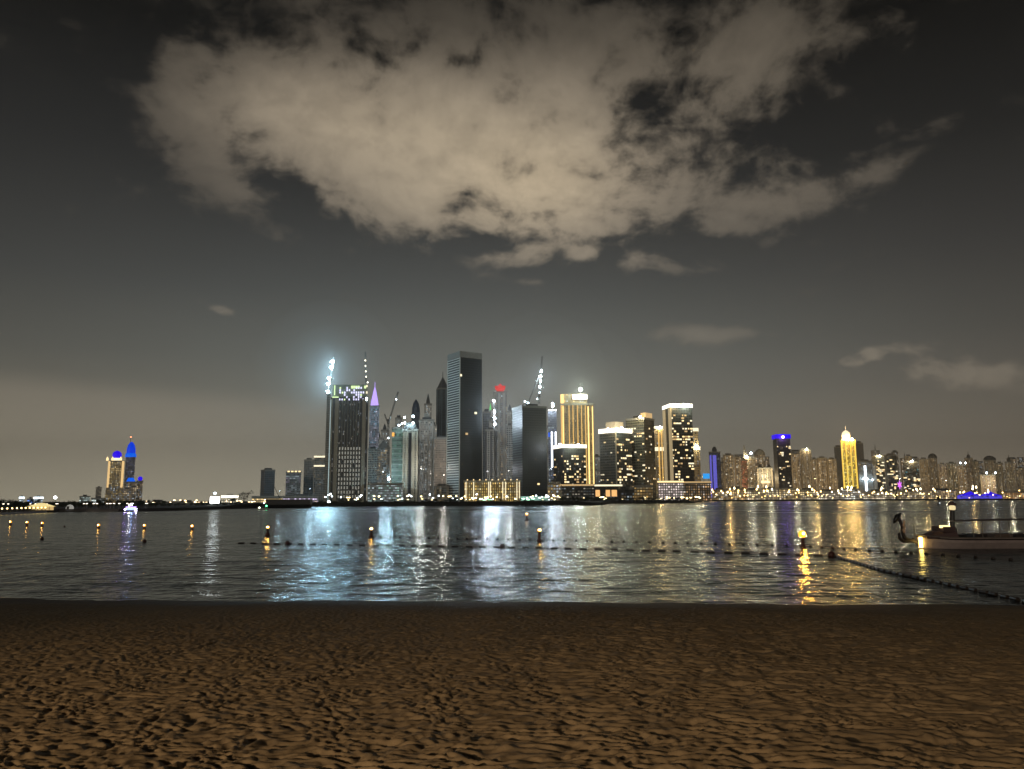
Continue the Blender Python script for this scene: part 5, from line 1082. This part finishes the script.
a = pr(939, 519.8); b2 = pr(958.5, 522); MB().tube((a[0], -.75, a[2]), (b2[0], -.75, b2[2]), .055).build('crossbar', plain('grey_spar', (.3, .29, .26)), root)
a = pr(956, 536); MB().prism([(a[0] - .35, -1.0), (a[0] + .4, -1.0), (a[0] + .4, 0), (a[0] - .35, 0)], .85, 1.25).build('engine_box', black, root)
for px, hh in ((912, 524), (964, 521), (973, 521), (990, 521), (999.6, 521), (1016.3, 520.5), (1034, 520), (1052, 519)):
    a = pr(px, hh); MB().tube((a[0], -1.3 if px > 930 else -.3, 1.0), (a[0], -1.3 if px > 930 else -.3, a[2]), .035).build('rail_post', rail_m, root)
a = pr(962, 520.8); b = pr(1060, 518.6); MB().tube((a[0], -1.3, a[2]), (b[0], -1.3, b[2]), .035).tube((a[0], 1.3, a[2]), (b[0], 1.3, b[2]), .035).build('awning_rail', rail_m, root)
MB().face([(a[0], -1.28, a[2] + .03), (b[0], -1.28, b[2] + .03), (b[0], 1.28, b[2] + .06), (a[0], 1.28, a[2] + .06)]).face([(a[0], -1.28, a[2] - .0), (a[0], 1.28, a[2] + .02), (b[0], 1.28, b[2] + .02), (b[0], -1.28, b[2] + .0)]).build('awning', plain('dark_awning', (.10, .07, .065), .8), root)

# ------------------------------------------------------------------ light
HAZE = 0.65e-4
CY = (.62, .88, 1.); WG = (.85, 1., .85); WY = (1, .86, .55); GD = (1, .62, .22)
FACADE_WASH = [  # lamps added among the towers to light their walls
    ('added cold wash light behind the low scaffolded building', 383, 471, 1165, CY, 2.2e5), ('added neutral wash light between rounded roof tower and speckled white tower', 421, 468, 1150, (1, .95, .82), 2.2e5),
    ('added neutral wash light left of the foot of the tallest tower', 444, 474, 1150, (1, .9, .75), 1.6e5), ('added white wash light behind the golden hotel block', 487, 470, 1180, (.9, .93, 1), 2.2e5),
    ('added white wash light left of the ribbed black tower', 509, 470, 1180, (1, .95, .85), 1.8e5), ('added white wash light right of the ribbed black tower', 551, 468, 1170, (.8, .88, 1), 1.8e5),
    ('added golden wash light between golden tower and square white rimmed tower', 597.5, 474, 1130, WY, 1.2e5), ('added golden wash light below the golden stepped tower', 659, 474, 1120, GD, 1.2e5),
    ('added golden wash light between the slender golden tower and the small blue sign', 703, 476, 1130, GD, 1.2e5),
    ('added cold wash light between the warm capped tower and the hoist', 310, 488, 1300, CY, 1.6e5), ('added cold wash light left of the warm dotted roof tower', 280, 490, 1320, CY, 1.6e5),
    ('added golden wash light below the plain grey tan tower', 729, 480, 2080, GD, 9e5), ('added golden wash light below the twin peaked block', 752, 478, 1990, WY, 3.2e5),
    ('added golden wash light left of the blue crowned tower', 770, 476, 2070, WY, 7e5), ('added golden wash light right of the blue crowned tower', 796, 478, 2070, WY, 1e6),
    ('added golden wash light below the pale flat crowned tower', 815, 478, 2070, GD, 1e6), ('added golden wash light left of the gilded tower', 838, 478, 2090, GD, 9e5),
    ('added golden wash light left of the turquoise windowed tower', 900, 478, 2150, WY, 7e5), ('added golden wash light right of the turquoise windowed tower', 924, 478, 2150, GD, 1e6), ('added golden wash light above the gap before the blue tents', 946, 480, 2150, WY, 1e6),
    ('added golden wash light between the blue tents and the skyline', 972, 480, 2120, GD, 6e5), ('added golden wash light behind the right blue tent', 992, 482, 2010, WY, 3.1e5), ('added golden wash light near the right edge of the photo', 1010, 480, 2150, WY, 9e5)]
fill_sun_d = bpy.data.lights.new('sun', 'SUN'); sun = bpy.data.objects.new('sun', fill_sun_d); COL.objects.link(sun)
fill_sun_d.energy = .33; fill_sun_d.angle = R(12); fill_sun_d.color = (1, .90, .74)  # dim warm fill added at night, stands for city light behind the beach
FILL_EL, FILL_AZ = 14, 205   # bearing the light comes FROM (0 = +Y, clockwise)
d = mathutils.Vector((math.sin(R(FILL_AZ)) * math.cos(R(FILL_EL)), math.cos(R(FILL_AZ)) * math.cos(R(FILL_EL)), math.sin(R(FILL_EL))))
sun.rotation_euler = d.to_track_quat('Z', 'Y').to_euler()
# beach floodlight on its mast, behind and to the left of the viewer: it lights the sand
bl = thing('beach_floodlight', 'beach floodlight on a grey steel mast behind the viewer', 'floodlight', (-13, -14, 3.6))
MB().tube((0, 0, -.4), (0, 0, 4.8), .11, .07, 10).build('mast', steel, bl)
MB().box(-.35, .35, -.15, .15, 4.82, 5.1).build('lamp_housing', steel, bl)
sp = bpy.data.lights.new('floodlight_lamp', 'SPOT'); so = bpy.data.objects.new('floodlight_lamp', sp); COL.objects.link(so); so.parent = bl
so.location = (0.2, .45, 4.5); sp.energy = 12300; sp.color = (1, .70, .40); sp.shadow_soft_size = .12; sp.spot_size = R(70); sp.spot_blend = .9
tgt = mathutils.Vector((1, 8, 2.3)) - (mathutils.Vector((-13, -14, 3.6)) + so.location); so.rotation_euler = (-tgt).to_track_quat('Z', 'Y').to_euler()

# mast lamps added to wash the facades and draw the columns on the water
def mast(label, px, py, D, col, power, r=1.6):
    p = at(px, py, D); root = thing('floodlight_mast', label, 'floodlight', (p[0], D, BZ), 'added wash lights of the waterfront')
    h = max(2, p[2] - BZ); MB().tube((0, 0, 0), (0, 0, h - r), .3, .2, 6).build('mast', steel, root)
    MB().lathe([(.3, h - r * 1.3), (r * .9, h - r * 1.1), (r * .9, h - r * .9), (.2, h - r * .8)], (0, 0, 0), 8).build('lamp_ring', steel, root)
    l = bpy.data.lights.new('lamp', 'POINT'); o = bpy.data.objects.new('lamp', l); COL.objects.link(o); o.parent = root
    o.location = (0, 0, h); l.energy = power; l.color = col; l.shadow_soft_size = r
for a in FACADE_WASH: mast(*a[:5], a[5] * (.15 if a[5] < 3e5 else .15))
def add_roof_lamp(px, py, mat, r, name='added_roof_lamp'):  # roof lamps added for the light columns they draw on the water
    c = [t for t in ALLT if t.px[0] - 1 <= px <= t.px[1] + 1 and -14 < t.px[2] - py < 60]
    t = min(c, key=lambda t: abs(t.px[2] - py)); p = local(t, px, py, t.D - 5)
    MB().tube((p[0], p[1] + 9, p[2] - 3.2), (p[0], p[1], p[2]), .15, n=5).build('lamp_arm', steel, t.root); lamp_part(t.root, p, r, mat, name)
fm = lambda n, c, s_: glow(n, c, s_ * .45)
f_cy = fm('added_lamp_cyan', (.6, .88, 1.), 900); f_wh = fm('added_lamp_white', (.85, .93, 1.), 900); f_gr = fm('added_lamp_pale', (.88, 1., .82), 1000); f_ye = fm('added_lamp_yellow', (1, .84, .5), 650); f_go = fm('added_lamp_gold', (1, .6, .2), 1500); f_w2 = fm('added_lamp_far_white', (.8, .93, 1.), 1500); f_vi = fm('added_lamp_violet', (.35, .15, 1.), 90)
for a in [(404.6, 423, f_cy, 1.2), (413.2, 423, f_cy, 1.2), (552.7, 406, f_wh, 2.1), (580.5, 389.5, f_gr, 2.6),
          (560, 444.5, f_wh, 1.3), (578, 444.5, f_gr, 1.3), (608, 429, f_ye, 1.2), (622, 428, f_gr, 1.1), (640, 417, f_ye, 1.2), (660, 427, f_ye, 1.3), (676, 405, f_ye, 1.3), (688, 405, f_gr, 1.3), (697, 446, f_ye, 1.3),
          (747, 457, f_ye, 1.8), (807, 449, f_ye, 1.8), (783, 437, f_vi, 3.0), (847, 438, f_go, 2.4), (852, 439, f_go, 2.4), (866, 462, f_w2, 2.2), (880, 456, f_ye, 1.6), (912, 461, f_ye, 1.6)]: add_roof_lamp(*a)
# night air over the bay
hz = bpy.data.meshes.new('haze'); hb = MB().box(-6500, 6500, -40, 9400, -3.2, 700)
ho = hb.build('haze', bpy.data.materials.new('night_haze')); ho['kind'] = 'stuff'; hm = ho.data.materials[0]; hm.use_nodes = True; hn = hm.node_tree
hn.nodes.remove(hn.nodes['Principled BSDF']); pv = N(hn, 'ShaderNodeVolumePrincipled'); pv.inputs['Color'].default_value = (.9, .9, .9, 1); pv.inputs['Density'].default_value = HAZE; pv.inputs['Anisotropy'].default_value = .35
hn.links.new(pv.outputs[0], hn.nodes['Material Output'].inputs['Volume'])

# denser air added round the bright lamps, to give them halos
def lamp_halo(px, py, D, radii, dens, what):
    p = at(px, py, D)
    for r in radii:
        m = bpy.data.materials.new('halo_air'); m.use_nodes = True; n = m.node_tree; n.nodes.remove(n.nodes['Principled BSDF'])
        v = N(n, 'ShaderNodeVolumePrincipled'); v.inputs['Color'].default_value = (.9, .92, .92, 1); v.inputs['Density'].default_value = dens; n.links.new(v.outputs[0], n.nodes['Material Output'].inputs['Volume'])
        o = MB().ball((0, 0, 0), r, 40, 24).build('halo_air', m, loc=p); o['kind'] = 'stuff'
lamp_halo(330.5, 372, 1156, (22, 42, 72, 110), 2.6e-4, '')
lamp_halo(540.5, 380, 1115, (20, 40, 70, 100), 2.8e-4, '')
lamp_halo(580, 392, 1236, (24, 45, 75, 110), 2.6e-4, '')

# ------------------------------------------------------------------ render
S.view_settings.view_transform = 'Standard'; S.view_settings.look = 'None'; S.view_settings.gamma = 1; S.view_settings.exposure = 0; S.view_settings.use_curve_mapping = False
S.render.engine = 'CYCLES'; S.cycles.use_denoising = True
try: S.cycles.denoiser = 'OPENIMAGEDENOISE'; S.cycles.denoising_input_passes = 'RGB_ALBEDO_NORMAL'
except Exception: pass
S.cycles.max_bounces = 4; S.cycles.diffuse_bounces = 2; S.cycles.glossy_bounces = 3; S.cycles.use_light_tree = True
S.cycles.sample_clamp_indirect = 6; S.cycles.caustics_reflective = False; S.cycles.caustics_refractive = False
